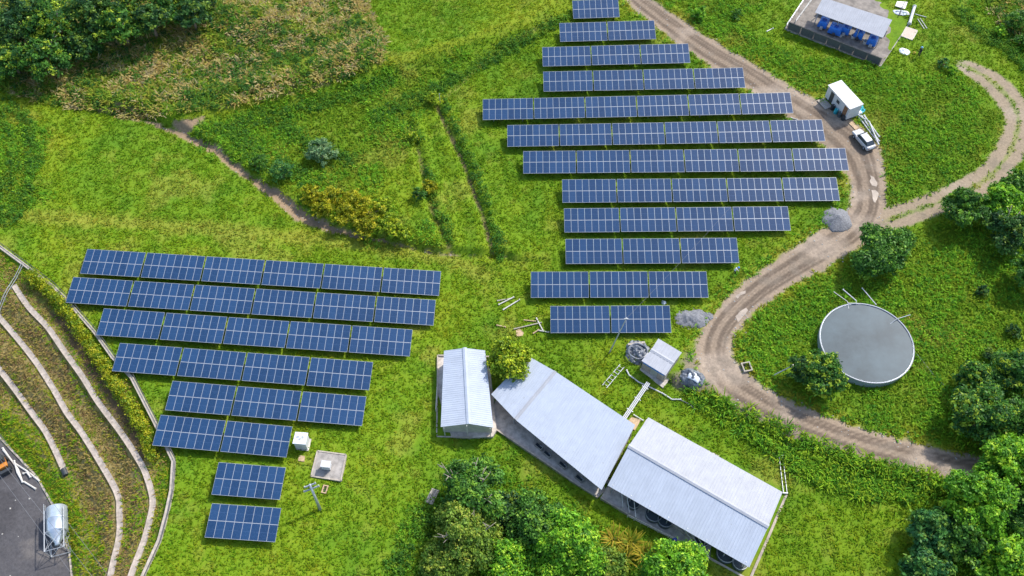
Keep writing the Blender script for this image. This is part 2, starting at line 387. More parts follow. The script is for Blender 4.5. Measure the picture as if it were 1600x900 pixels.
ROADW, ROADH = strip(ROAD); TRACKW, TRACKH = strip([(u, v, wd * .95) for u, v, wd in TRACK])
DRAINS = [[(22, 446), (45, 480), (75, 512), (100, 548), (130, 590), (155, 630), (190, 677), (213, 712), (228, 740), (239, 780), (235, 810), (225, 847), (207, 895), (196, 930)],
          [(-20, 474), (0, 497), (30, 532), (58, 568), (85, 610), (105, 645), (128, 676), (158, 724), (184, 772), (187, 800), (187, 837), (176, 887), (168, 930)],
          [(-25, 548), (0, 578), (25, 610), (50, 645), (72, 675), (92, 715), (103, 741)]]
DRAINSW = [W2(d) for d in DRAINS]
WEEDPOLYS = {   # rough, taller growth
    'plot': [(1390, 120), (1480, 110), (1535, 140), (1560, 190), (1545, 235), (1500, 285), (1420, 325), (1385, 330), (1380, 260), (1375, 200), (1345, 160), (1330, 120)],
    'pond': [(1150, 540), (1190, 480), (1260, 430), (1320, 405), (1420, 350), (1500, 350), (1640, 300), (1640, 720), (1540, 720), (1420, 695), (1290, 655), (1210, 625), (1160, 590)],
    'mid': [(300, 195), (400, 160), (520, 130), (600, 106), (640, 95), (700, 70), (760, 80), (700, 130), (660, 180), (640, 200), (600, 290), (560, 350), (500, 350), (440, 305), (390, 272), (330, 232)],
    'leftedge': [(-60, 150), (20, 160), (60, 200), (80, 250), (60, 320), (20, 345), (-60, 330)],
    'patch': [(470, 290), (520, 270), (600, 320), (650, 350), (700, 385), (690, 395), (600, 375), (520, 355), (480, 330)],
    'corner': [(1490, -40), (1520, 10), (1560, 55), (1600, 90), (1660, 130), (1660, -40)],
    'right': [(1150, 30), (1250, 90), (1350, 100), (1420, 120), (1380, 150), (1340, 150), (1250, 140), (1150, 80), (1100, 40), (1040, 0), (1200, 0)],
    'lower': [(690, 740), (800, 720), (900, 800), (1000, 850), (1110, 900), (1110, 960), (620, 960), (640, 880)],
    'brook': [(600, 900), (625, 850), (650, 810), (670, 780), (690, 790), (680, 850), (660, 900), (650, 930), (590, 930)],
    'lowright': [(1400, 800), (1500, 770), (1640, 740), (1640, 960), (1380, 960)],
}
WEEDW = {k: W2(p) for k, p in WEEDPOLYS.items()}
BANKPOLY = W2([(1070, 605), (1120, 618), (1180, 642), (1240, 668), (1310, 698), (1400, 724), (1490, 748), (1478, 772), (1420, 786), (1350, 782), (1290, 766), (1230, 732), (1180, 698), (1120, 660), (1075, 632)])
CORNERPOLY = W2([(1530, -40), (1548, 20), (1580, 55), (1620, 90), (1680, 120), (1680, -40)])
SCRUBH = W2(SCRUB)
DIRTW = W2([(1000, 570), (1030, 590), (1050, 600), (1075, 610), (1110, 610), (1112, 560), (1090, 540), (1070, 560), (1060, 580), (1040, 590)])
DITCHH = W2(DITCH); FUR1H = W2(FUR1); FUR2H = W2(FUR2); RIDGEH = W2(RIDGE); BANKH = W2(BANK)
PALEBAND = W2([(20, 336), (140, 344), (260, 352), (400, 363), (560, 382), (690, 402), (760, 430)])
LANE = W2([(690, 158), (720, 130), (760, 95), (800, 68), (850, 40)])
DHW = [0.2, 0.35, 0.6, 0.7, 0.65, 0.85, 1.1, 0.6, 0.25, 0.1, 0.02]
BARE = W2([(262, 188), (285, 184), (320, 182), (312, 196), (295, 208), (275, 204)])
SOILSTRIP = W2([(95, 480), (140, 540), (175, 600), (215, 670), (232, 720), (240, 740), (215, 705), (180, 650), (140, 590), (110, 540), (75, 490)])

def region(x, y):
    """all ground masks at points"""
    g = {}
    e = (fbm(x, y, 1.1, 3, 21) - 0.5); e2 = (fbm(x, y, 4.0, 2, 23) - 0.5)
    d, s, hw = pl_dist(x, y, ROADW, ROADH); g['lat'] = d * s / np.maximum(hw, .1); g['rd'] = d; q = (d + e * 1.0 + e2 * 0.5) - hw
    g['road'] = sstep(0.25, -0.25, q); g['roadq'] = q
    d, s, hw = pl_dist(x, y, TRACKW, TRACKH); lt = d / np.maximum(hw, .1)
    q2 = (d + e * 0.55) - hw
    end = sstep(0.6, 1.6, hw + e)
    g['track'] = sstep(0.2, -0.3, q2) * (1 - 0.5 * sstep(0.24, 0.10, lt + e * 0.4) * sstep(0.0, 1.5, q)) * end
    g['trackd'] = q2
    d, s, hw = pl_dist(x, y, DITCHH, DHW)
    g['ditch'] = sstep(0.15, -0.25, d + e * 0.9 - hw)
    g['ditch'] = np.maximum(g['ditch'], sstep(0.3, -0.3, poly_sd(x, y, BARE) + e * 1.6))
    d1, _, _ = pl_dist(x, y, FUR1H); d2, _, _ = pl_dist(x, y, FUR2H); d3, _, _ = pl_dist(x, y, LANE)
    g['fur'] = np.maximum(sstep(0.45, 0.1, d1 + e * 0.5), 0.7 * sstep(0.4, 0.1, d2 + e)) ; g['fd1'] = d1; g['fd2'] = d2
    g['lane'] = sstep(0.7, 0.1, d3 + e * 0.8)
    sc = poly_sd(x, y, SCRUBH) + e * 1.5; g['scrub'] = sstep(0.3, -0.5, sc); g['scrubd'] = sc
    cr = poly_sd(x, y, CORNERPOLY) + e * 2; g['corner'] = sstep(0.4, -0.6, cr)
    wd = np.full(np.shape(x), 1e3)
    for k, p in WEEDW.items(): wd = np.minimum(wd, poly_sd(x, y, p))
    g['weed'] = sstep(1.0, -1.5, wd + e2 * 5 + e * 1.5)
    bk = poly_sd(x, y, BANKPOLY) + e * 1.0; g['bank'] = sstep(0.3, -0.5, bk)
    d0, s0, _ = pl_dist(x, y, WALLW); sy = poly_sd(x, y, YARDPOLY)
    g['out'] = (s0 < 0); g['wd'] = d0; g['yd'] = sy
    t = d0 / (d0 + np.maximum(sy, 0) + 1e-6); g['tt'] = t
    g['yard'] = np.where(g['out'] & (sy < 0.0), 1.0, 0.0)
    g['terr'] = np.where(g['out'] & (sy >= 0), 1.0, 0.0)
    g['soil'] = sstep(0.3, -0.4, poly_sd(x, y, SOILSTRIP) + e * 1.2)
    g['dirt'] = sstep(0.6, -0.6, poly_sd(x, y, DIRTW) + e * 2)
    g['e'] = e; g['e2'] = e2
    return g

def mixc(a, b, t): return a * (1 - t[..., None]) + np.asarray(b) * t[..., None]
LAWN, LAWNY, LAWND = np.array([0.152, 0.258, 0.010]), np.array([0.218, 0.280, 0.014]), np.array([0.100, 0.214, 0.011])
def grass_col(x, y, g):
    n1 = fbm(x, y, 15, 3, 31); n2 = fbm(x, y, 3.0, 3, 37)
    c = np.broadcast_to(LAWN, np.shape(x) + (3,)).copy()
    c = mixc(c, LAWNY, np.clip(sstep(0.48, 0.75, n1) * 0.45 + sstep(0.55, 0.8, n2) * 0.45, 0, 1))
    c = mixc(c, LAWND, np.clip(sstep(0.52, 0.28, n1) * 0.45 + sstep(0.48, 0.22, n2) * 0.55, 0, 1))
    c = mixc(c, (0.140, 0.245, 0.018), 0.55 * g['weed'])
    c = mixc(c, (0.31, 0.30, 0.05), 0.38 * sstep(0.62, 0.76, fbm(x, y, 6.5, 4, 131)) + 0.22 * sstep(0.64, 0.74, fbm(x, y, 1.7, 3, 137)))
    dr, sr, _ = pl_dist(x, y, RIDGEH); c = mixc(c, (0.25, 0.31, 0.02), 0.7 * sstep(1.3, 0.2, np.abs(dr - .6 * sr) + g['e']))  # sunlit look of the ridge crest painted into the grass colour
    db, _, _ = pl_dist(x, y, PALEBAND); c = mixc(c, (0.31, 0.30, 0.045), 0.5 * sstep(2.2, 0.2, db + g['e'] * 2))
    # yellowed verge of the roads
    c = mixc(c, (0.30, 0.28, 0.03), 0.55 * sstep(2.2, 0.0, g['roadq'] + g['e'] * 2) * sstep(0.35, 0.6, n2 + 0.1))
    return c
def ground_col(x, y, g):
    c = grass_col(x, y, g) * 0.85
    n = fbm(x, y, 0.9, 3, 41); n5 = fbm(x, y, 5, 3, 43)
    c = mixc(c, (0.19, 0.135, 0.07), 0.85 * g['scrub'] * sstep(0.42, 0.6, fbm(x, y, 2.5, 3, 51)))
    c = mixc(c, (0.40, 0.30, 0.14), 0.8 * g['scrub'] * sstep(0.55, 0.7, fbm(x, y, 3.0, 3, 53)))
    c = mixc(c, (0.26, 0.20, 0.09), 0.7 * g['corner'] * sstep(0.4, 0.6, n5))
    c = mixc(c, (0.27, 0.195, 0.085), 0.85 * g['terr'] * sstep(0.05, 0.2, g['tt'] + 0) * sstep(0.98, 0.75, g['tt'] + g['e'] * 0.3))
    c = mixc(c, (0.10, 0.065, 0.035), 0.9 * g['soil'])
    c = mixc(c, (0.27, 0.19, 0.12), g['ditch'])
    c = mixc(c, (0.15, 0.105, 0.06), 0.85 * g['fur'])
    c = mixc(c, (0.24, 0.22, 0.06), 0.6 * g['lane'])
    c = mixc(c, (0.215, 0.175, 0.13), 0.9 * g['dirt'])
    # roads: compacted centre, darker wheel ruts, stony edges
    lat = g['lat']; wob = (n5 - 0.5) * 0.5
    rc = np.broadcast_to(np.array([0.290, 0.222, 0.160]), c.shape).copy()
    for rl_, rw_ in ((-.52, .05), (-.36, .05), (.12, .045), (.27, .045), (.50, .05), (-.12, .03)):
        rc = mixc(rc, (0.115, 0.086, 0.064), (0.9 if abs(rl_) > .125 or rl_ > 0 else .4) * sstep(rw_ + .10, rw_ * .5, np.abs(lat + wob * .18 - rl_)) * sstep(.2, .5, fbm(x, y, 7, 2, int(50 + rl_ * 20)) + .2))
    rc = mixc(rc, (0.37, 0.30, 0.235), 0.6 * sstep(0.52, 0.72, n5))
    rc = mixc(rc, (0.19, 0.155, 0.12), 0.6 * sstep(0.55, 0.78, fbm(x, y, 1.6, 3, 47)))
    c = mixc(c, rc, np.maximum(g['road'], g['track'] * 0.95))
    yc = np.broadcast_to(np.array([0.088, 0.084, 0.088]), c.shape).copy()
    yc = mixc(yc, (0.19, 0.17, 0.155), 0.6 * sstep(0.5, 0.7, fbm(x, y, 3, 4, 61)))
    yc = mixc(yc, (0.055, 0.052, 0.055), 0.6 * sstep(0.52, 0.72, fbm(x, y, 4.5, 3, 67)))
    c = mixc(c, yc, g['yard'])
    return c
GR = region(gx, gy)
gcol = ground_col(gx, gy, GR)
cls = np.zeros((ny - 1, nx - 1), int)
def fm(a): return 0.25 * (a[:-1, :-1] + a[1:, :-1] + a[:-1, 1:] + a[1:, 1:])
cls[fm(GR['terr']) > 0.5] = 4
cls[fm(GR['ditch']) > 0.5] = 5
cls[fm((GR['trackd'] < 0).astype(float)) > 0.5] = 2
cls[fm(GR['road']) > 0.5] = 1
cls[fm(GR['yard']) > 0.5] = 3
idx = np.arange(nx * ny).reshape(ny, nx)
quads = np.stack([idx[:-1, :-1], idx[:-1, 1:], idx[1:, 1:], idx[1:, :-1]], -1)
VG = np.stack([gx, gy, HG], -1).reshape(-1, 3); CG = gcol.reshape(-1, 3)
for k, (nm, lab, cat) in enumerate([('grass_field', 'green hummocky grass field under and around the solar tables', 'ground'), ('dirt_road', 'winding pale dirt road with ruts passing the solar field', 'road'),
                                    ('farm_track', 'two rut grassy track branching right from the dirt road', 'track'), ('paved_yard', 'stained dark grey paved yard in the lower left corner', 'yard'),
                                    ('terrace_slope', 'stepped weedy slope falling from the boundary wall to the yard', 'slope'), ('earth_gully', 'bare brown earth gully winding through the grass', 'gully')]):
    q = quads[cls == k]; used, inv = np.unique(q.ravel(), return_inverse=True)
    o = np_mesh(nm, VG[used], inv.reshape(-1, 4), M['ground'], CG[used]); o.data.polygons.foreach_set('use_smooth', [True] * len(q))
    tag(o, lab, cat, kind='structure')
# far land out to the horizon, joined to the edge of the field
ring = []
ex = [-3000, -1500, -700, -350, GX0, GX1, 350, 700, 1500, 3000]; ey = [-3000, -1200, -500, -150, GY0, GY1, 350, 700, 1500, 3000]
mb = MB()
for i in range(len(ex) - 1):
    for j in range(len(ey) - 1):
        if ex[i] >= GX0 and ex[i + 1] <= GX1 and ey[j] >= GY0 and ey[j + 1] <= GY1: continue
        mb.add([(ex[i], ey[j], -0.02), (ex[i + 1], ey[j], -0.02), (ex[i + 1], ey[j + 1], -0.02), (ex[i], ey[j + 1], -0.02)], [(0, 1, 2, 3)])
M['farland'] = mat('far_grassland', (0.085, 0.15, 0.02), 0.9, 0, scale=0.03, c2=(0.04, 0.09, 0.015))
tag(mb.build('far_land', M['farland']), 'open green land beyond the solar field', 'ground', kind='structure')

# ---- grass, weeds and scrub: nobody could count them
def blades(x, y, z, n, L, wid, tilt, col, jit=0.12, lean=None):
    """n curved blades (two quads -> here one bent strip of 2 quads) at each point; arrays per tuft"""
    N = len(x)
    rep = lambda a: np.repeat(a, n)
    X, Y, Z, LL, WW = rep(x), rep(y), rep(z), rep(L) * rng.uniform(.6, 1.25, N * n), rep(wid)
    ph = rng.uniform(0, 2 * np.pi, N * n); tl = rep(tilt) * rng.uniform(.4, 1.3, N * n)
    off = rep(L) * 0.35 * rng.uniform(0, 1, N * n)
    bx = X + np.cos(ph) * off; by = Y + np.sin(ph) * off
    dx, dy = np.cos(ph) * np.sin(tl), np.sin(ph) * np.sin(tl); dz = np.cos(tl)
    px, py = -np.sin(ph), np.cos(ph)
    tl2 = np.minimum(tl + 0.7, 2.0); ex, ey, ez = np.cos(ph) * np.sin(tl2), np.sin(ph) * np.sin(tl2), np.cos(tl2)
    b0 = np.stack([bx, by, Z - 0.03], -1); m0 = b0 + np.stack([dx, dy, dz], -1) * (LL * .6)[:, None]; t0 = m0 + np.stack([ex, ey, ez], -1) * (LL * .5)[:, None]
    sdv = np.stack([px, py, 0 * px], -1) * (WW * .5)[:, None]
    V = np.stack([b0 - sdv * .7, b0 + sdv * .7, m0 + sdv, m0 - sdv, t0 + sdv * .25, t0 - sdv * .25], 1).reshape(-1, 3)
    k = np.arange(N * n)[:, None] * 6
    Fc = np.concatenate([k + np.array([[0, 1, 2, 3]]), k + np.array([[3, 2, 4, 5]])], 0)
    c = np.repeat(col, n, 0) * rng.uniform(1 - jit, 1 + jit, (N * n, 1))
    return V, Fc, np.repeat(c, 6, 0)
def scatter(dens, box=(-104, 104, 26, 150)):
    N = int((box[1] - box[0]) * (box[3] - box[2]) * dens)
    x = rng.uniform(box[0], box[1], N); y = rng.uniform(box[2], box[3], N)
    # keep to what the picture can hold, with a margin
    z = h(x, y); dep = y * CS - (z - CAMH) * SN
    u = 800 + F * x / dep; v = 450 - F * (y * SN + (z - CAMH) * CS) / dep
    m = (u > -130) & (u < 1730) & (v > -110) & (v < 1000)
    return x[m], y[m], z[m]
# keep-out footprints (filled below before the scatter is made)
KEEP = []
def keepout(poly): KEEP.append([tuple(p)[:2] for p in poly])
def kept(x, y, grow=0.0):
    m = np.ones(len(x), bool)
    for p in KEEP:
        a = np.array(p); bb = (x > a[:, 0].min() - 1) & (x < a[:, 0].max() + 1) & (y > a[:, 1].min() - 1) & (y < a[:, 1].max() + 1)
        if bb.any():
            i = np.nonzero(bb)[0]; m[i[poly_sd(x[i], y[i], p) < grow]] = False
    return m

# ---- buildings ---------------------------------------------------
def rect_px(corners, dz):
    """best rectangle through four photo corners lying dz above the ground: A B (one long side) C D"""
    c0 = at(sum(c[0] for c in corners) / 4, sum(c[1] for c in corners) / 4, dz)
    P = [Vector((*gz(u, v, c0.z), 0)) for u, v in corners]
    u = (P[1] - P[0]) + (P[2] - P[3]); v = (P[3] - P[0]) + (P[2] - P[1])
    L = u.length / 2; Wd = v.length / 2; ang = math.atan2(u.y, u.x); vv = math.atan2(v.y, v.x) - math.pi / 2
    dv = (vv - ang + math.pi) % (2 * math.pi) - math.pi
    if abs(dv) > math.pi / 2: dv -= math.copysign(math.pi, dv)
    ang = ang + dv / 2
    c = sum(P, Vector()) / 4
    return c, ang, L, Wd, c0.z
def ribbed(mb, x0, x1, y0, z0, y1, z1, pitch=0.42, th=0.05, rib=0.045, mi=0):
    """a ribbed roof sheet from eave line (y0,z0) to ridge line (y1,z1), ribs running up the slope"""
    xs = []; n = max(1, int(round((x1 - x0) / pitch))); p = (x1 - x0) / n
    for i in range(n):
        a = x0 + i * p; xs += [(a, 0), (a + p * .62, 0), (a + p * .72, rib), (a + p * .9, rib)]
    xs.append((x1, 0))
    vs = []; 
    for (x, r) in xs: vs += [(x, y0, z0 + r), (x, y1, z1 + r), (x, y0, z0 - th), (x, y1, z1 - th)]
    fs = []
    for i in range(len(xs) - 1):
        a = i * 4; b = a + 4
        fs += [(a, b, b + 1, a + 1), (a + 2, a + 3, b + 3, b + 2), (a, a + 2, b + 2, b), (a + 1, b + 1, b + 3, a + 3)]
    e = (len(xs) - 1) * 4; fs += [(0, 1, 3, 2), (e, e + 2, e + 3, e + 1)]
    mb.add(vs, fs, mi)
def local(root, p): return root.matrix_basis.inverted() @ Vector(p)
def ribquad(mb, A, B, C, D, pitch=0.42, th=0.05, rib=0.02, mi=0):
    """ribbed sheet over the quad A-B (eave) D-C (ridge), ribs from eave to ridge"""
    A, B, C, D = map(Vector, (A, B, C, D)); n = max(2, int(round(((B - A).length + (C - D).length) / 2 / pitch)))
    up = (B - A).cross(D - A).normalized()
    if up.z < 0: up = -up
    ts = []
    for i in range(n): ts += [(i / n, 0), ((i + .6) / n, 0), ((i + .7) / n, rib), ((i + .9) / n, rib)]
    ts.append((1, 0)); vs = []; fs = []
    for t, r in ts:
        p = A.lerp(B, t); q = D.lerp(C, t); vs += [p + up * r, q + up * r, p - up * th, q - up * th]
    for i in range(len(ts) - 1):
        a = i * 4; b = a + 4
        fs += [(a, b, b + 1, a + 1), (a + 2, a + 3, b + 3, b + 2), (a, a + 2, b + 2, b), (a + 1, b + 1, b + 3, a + 3)]
    e = (len(ts) - 1) * 4; fs += [(0, 1, 3, 2), (e, e + 2, e + 3, e + 1)]
    mb.add(vs, fs, mi); return mb
def wall_seg(mb, p, q, z0, z1, th=0.18, mi=0):
    p, q = Vector((p[0], p[1], 0)), Vector((q[0], q[1], 0)); d = (q - p); L = d.length
    c = (p + q) / 2; c.z = (z0 + z1) / 2
    mb.box(c, (L, th, z1 - z0), math.atan2(d.y, d.x), mi); return mb
def inset(poly, d):
    c = sum((Vector((p[0], p[1])) for p in poly), Vector((0, 0))) / len(poly); out = []
    for p in poly:
        v = Vector((p[0], p[1])) - c; out.append(c + v * (1 - d / v.length))
    return out
def xy(p): return (p[0], p[1])

# ---- boundary wall above the terraces, with its rail
def densify(pts, step=0.6):
    out = []
    for (ax, ay), (bx, by) in zip(pts[:-1], pts[1:]):
        n = max(1, int(math.hypot(bx - ax, by - ay) / step))
        out += [(ax + (bx - ax) * i / n, ay + (by - ay) * i / n) for i in range(n)]
    return out + [tuple(pts[-1])]
def smooth_line(pts, step=0.5):
    P = [np.array(p, float) for p in pts]; op = []
    for i in range(len(P) - 1):
        p0, p1, p2, p3 = P[max(i - 1, 0)], P[i], P[i + 1], P[min(i + 2, len(P) - 1)]
        n = max(2, int(np.hypot(*(p2 - p1)) / step))
        for k in range(n):
            t = k / n; op.append(tuple(0.5 * ((2 * p1) + (-p0 + p2) * t + (2 * p0 - 5 * p1 + 4 * p2 - p3) * t * t + (-p0 + 3 * p1 - 3 * p2 + p3) * t ** 3)))
    return op + [tuple(P[-1])]
def ribbon(mb, pts, wid, hi, sink=0.4, zf=None, mi=0, channel=0.0, gap=None):
    zf = zf or (lambda x, y: float(h(x, y))); n = len(pts); vs = []; fs = []
    for i, (x, y) in enumerate(pts):
        a, b = pts[max(i - 1, 0)], pts[min(i + 1, n - 1)]; dx, dy = b[0] - a[0], b[1] - a[1]; L = math.hypot(dx, dy) or 1
        px, py = -dy / L * wid / 2, dx / L * wid / 2
        z = max(zf(x + px, y + py), zf(x - px, y - py), zf(x, y)); k = 1 - channel
        vs += [(x + px, y + py, z - sink), (x + px, y + py, z + hi), (x + px * .45, y + py * .45, z + hi - channel), (x - px * .45, y - py * .45, z + hi - channel), (x - px, y - py, z + hi), (x - px, y - py, z - sink)]
    for i in range(n - 1):
        a = i * 6; b = a + 6
        for k in range(5): fs.append((a + k, b + k, b + k + 1, a + k + 1))
    fs += [tuple(range(6)), tuple((n - 1) * 6 + 5 - k for k in range(6))]
    return mb.add(vs, fs, mi)
def wall_z(x, y): return float(left_plane(np.array(x), np.array(y))) + 0.05
wl = thing('boundary_wall', 'low pale concrete wall along the top of the terraces with dark rail', 'wall', (WALLW[4][0], WALLW[4][1], wall_z(*WALLW[4])))
def rel(root, mbx):
    Mi = root.matrix_basis.inverted(); mbx.v = [tuple(Mi @ Vector(p)) for p in mbx.v]; return mbx
wp = densify(WALLW[1:], 1.0)
rel(wl, ribbon(MB(), wp, 0.42, 0.35, 0.9, wall_z)).build('coping', M['pale'], wl)
mb = MB(); off = 0.36
wpr = []
for i, (x, y) in enumerate(wp):
    a, b = wp[max(i - 1, 0)], wp[min(i + 1, len(wp) - 1)]; L = math.hypot(b[0] - a[0], b[1] - a[1]); wpr.append((x + -(b[1] - a[1]) / L * off, y + (b[0] - a[0]) / L * off))
rp = [(x, y, wall_z(x, y) + 0.75) for x, y in wpr]
mb.tube(rp, 0.05, 6)
for p in rp[::3]: mb.tube([(p[0], p[1], p[2] - 1.1), p], 0.035, 6)
rel(wl, mb).build('rail', M['darksteel'], wl)
# the short return fence in the upper left corner of the terraces
a, b = at(38, 418), at(2, 490)
fr = thing('pipe_railing', 'short galvanised double pipe railing running down the top of the terraces', 'railing', a)
mb = MB()
for hh in (0.5, 0.95):
    mb.tube([(a.x + (b.x - a.x) * t, a.y + (b.y - a.y) * t, float(h(a.x + (b.x - a.x) * t, a.y + (b.y - a.y) * t)) + hh) for t in np.linspace(0, 1, 8)], 0.045, 6)
rel(fr, mb).build('handrail', M['steel'], fr)
for t in np.linspace(0, 1, 5):
    x, y = a.x + (b.x - a.x) * t, a.y + (b.y - a.y) * t; z = float(h(x, y))
    rel(fr, MB().tube([(x, y, z - .2), (x, y, z + .97)], 0.045, 6)).build('post', M['steel'], fr)
# terrace drains
for pts, lab in zip(DRAINSW, ('pale concrete drain highest on the terraces, nearest the boundary wall', 'middle pale concrete drain running down the weedy terraces', 'short lowest concrete drain ending in an open pipe mouth')):
    p = smooth_line(pts, 0.7)
    o = thing('concrete_drain', lab, 'drain', (*p[0], float(h(*p[0]))), 0, 'concrete drains stepping down the terraces')
    for i in range(0, len(p) - 1, 3):       # cast in short lengths
        seg = p[i:i + 4]
        if len(seg) > 1:
            q = list(seg); d = (q[-1][0] - q[-2][0], q[-1][1] - q[-2][1]); q[-1] = (q[-1][0] - d[0] * .02, q[-1][1] - d[1] * .02)
            jj = rnd.uniform(-.012, .012)
            rel(o, ribbon(MB(), q, 0.70, 0.14 + jj, 0.5, channel=0.04)).build('drain_length', M['drain'], o)
    if lab.startswith('short'):
        e = p[-1]; z = float(h(*e)) + .2; d = Vector((e[0] - p[-3][0], e[1] - p[-3][1], -.1)).normalized()
        rel(o, MB().tube([Vector((*e, z)) - d * .7, Vector((*e, z)) + d * .25], [.34, .34], 14, cap=False).tube([Vector((*e, z)) - d * .7, Vector((*e, z)) + d * .24], .28, 14)).build('pipe_mouth', M['dark'], o)
yk = thing('yard_kerb', 'narrow pale kerb along the edge of the dark paved yard', 'kerb', (*YARDW[3], ZYARD))
rel(yk, ribbon(MB(), densify(YARDW, 1.0), 0.22, 0.14, 0.3, lambda x, y: ZYARD)).build('kerb_stone', M['pale'], yk)
keepout([YARDW[0]] + YARDW[1:] + [gz(-260, 990, ZYARD), gz(-260, 575, ZYARD)])

# ---- shed 1: long narrow gable with a ridge running away from the camera
def gable(root, px, eave, ridge, mats, pitch=0.42, over=0.0):
    """px = eaveL near, eaveL far, ridge near, ridge far, eaveR near, eaveR far (photo pixels); returns world points"""
    zl = root.location.z
    pt = lambda uv, z: Vector((*gz(uv[0], uv[1], zl + z), zl + z))
    l0, l1, r0, r1, s0, s1 = pt(px[0], eave), pt(px[1], eave), pt(px[2], ridge), pt(px[3], ridge), pt(px[4], eave), pt(px[5], eave)
    roof = rel(root, ribquad(MB(), l0, l1, r1, r0, pitch)).build('roof', mats[0], root)
    roof2 = rel(root, ribquad(MB(), s0, s1, r1, r0, pitch)).build('roof', mats[1], root)
    d = (r1 - r0).normalized()
    cap = MB(); n = Vector((0, 0, 1)); sx = Vector((-d.y, d.x, 0)) * .28
    cap.add([r0 - d * .05 + sx + n * .02, r0 - d * .05 + n * .12, r0 - d * .05 - sx + n * .02, r1 + d * .05 + sx + n * .02, r1 + d * .05 + n * .12, r1 + d * .05 - sx + n * .02,
             r0 - d * .05, r1 + d * .05], [(0, 1, 4, 3), (1, 2, 5, 4), (0, 6, 1), (6, 2, 1), (3, 4, 7), (4, 5, 7), (0, 3, 7, 6), (2, 6, 7, 5)])
    rel(root, cap).build('ridge_cap', mats[1], roof)
    return l0, l1, r0, r1, s0, s1
def gable_walls(root, q, eave, ridge, m, ins=0.35, z0=-0.6, sides=(1, 1, 1, 1)):
    """walls under a gable: q from gable(); near, far, left, right"""
    l0, l1, r0, r1, s0, s1 = [local(root, p) for p in q]
    c = (l0 + l1 + s0 + s1) / 4
    def sh(p): v = p - c; v.z = 0; return p - v.normalized() * ins
    L0, L1, S0, S1 = sh(l0), sh(l1), sh(s0), sh(s1)
    for on, a, b in zip(sides, (L0, L1, L0, S0), (S0, S1, L1, S1)):
        if on:
            mb = wall_seg(MB(), a, b, z0, eave - .1)
            if a is L0 and b is S0 or a is L1 and b is S1:
                m2 = (a + b) / 2; d = (b - a).normalized(); nrm = Vector((-d.y, d.x, 0)) * .08
                mb.add([a - nrm + Vector((0, 0, -.1)), b - nrm + Vector((0, 0, -.1)), Vector((m2.x, m2.y, ridge - .12)) - nrm, a + nrm + Vector((0, 0, -.1)), b + nrm + Vector((0, 0, -.1)), Vector((m2.x, m2.y, ridge - .12)) + nrm],
                       [(0, 1, 2), (3, 5, 4), (0, 2, 5, 3), (1, 4, 5, 2)])
            mb.build('wall', m, root)
    return L0, L1, S0, S1
def platform(root, px, top, m, name='floor_slab', below=1.2, edge=None):
    """a slab whose outline the photo shows; top above root ground"""
    zt = root.location.z + top
    poly = [Vector((*gz(u, v, zt), zt)) for u, v in px]
    rel(root, MB().slab(poly, zt - below, zt)).build(name, m, root); keepout(poly); return poly
def railing(root, pts, hgt, n, m, r=0.035, rails=(0.5, 1.0), name='railing', top=0.0):
    """pipe railing along world points (z = floor)"""
    mb = MB(); pts = [Vector(p) for p in pts]
    for k in rails: mb.tube([p + Vector((0, 0, hgt * k)) for p in pts], r, 6)
    for a, b in zip(pts[:-1], pts[1:]):
        for i in range(n + 1): p = a.lerp(b, i / n); mb.tube([p - Vector((0, 0, .05)), p + Vector((0, 0, hgt))], r, 6)
    rel(root, mb).build(name, m, root)

g1 = at(728, 640); b1 = thing('livestock_shed', 'long narrow shed with silver blue gable roof beside the leafy tree', 'shed', (g1.x, g1.y, g1.z + .1), 0, None)
q1 = gable(b1, [(688.7, 667), (693.7, 548), (732.5, 662), (726, 543.8), (770.7, 668), (758, 547.5)], 2.5, 3.25, (M['roofn'], M['roofn']), 0.30)
gable_walls(b1, q1, 2.5, 3.25, M['wall'], 0.5)
pl = platform(b1, [(682.5, 683), (684, 556), (764, 558), (776, 672), (770, 682), (735, 684)], .2, M['concrete'], 'floor_slab', 1.0)
mb = MB()
for a, b in zip(pl[-1:] + pl[:2], pl[:3]): wall_seg(mb, a, b, pl[0].z - .8, pl[0].z + .22, .16)
rel(b1, mb).build('kerb_wall', M['pale'], b1)
a = Vector((*gz(681, 640, b1.location.z + 1.0), b1.location.z + .2)); c = Vector((*gz(683, 606, b1.location.z + 1.0), b1.location.z + .2))
railing(b1, [a, c], 1.0, 3, M['offwhite'], .04, (.35, .7, 1.0), 'gate')
l0 = local(b1, q1[0]); s0 = local(b1, q1[4])
for t in (.06, .5, .94):
    p = l0.lerp(s0, t); MB().tube([(p.x, p.y - .1, -.3), (p.x, p.y - .1, 2.45 + (.7 if t == .5 else 0))], .06, 8).build('post', M['offwhite'], b1)
MB().box((s0.x - 1.6, s0.y + .62, 1.1), (1.1, .06, 2.0)).build('door', M['brick'], b1)

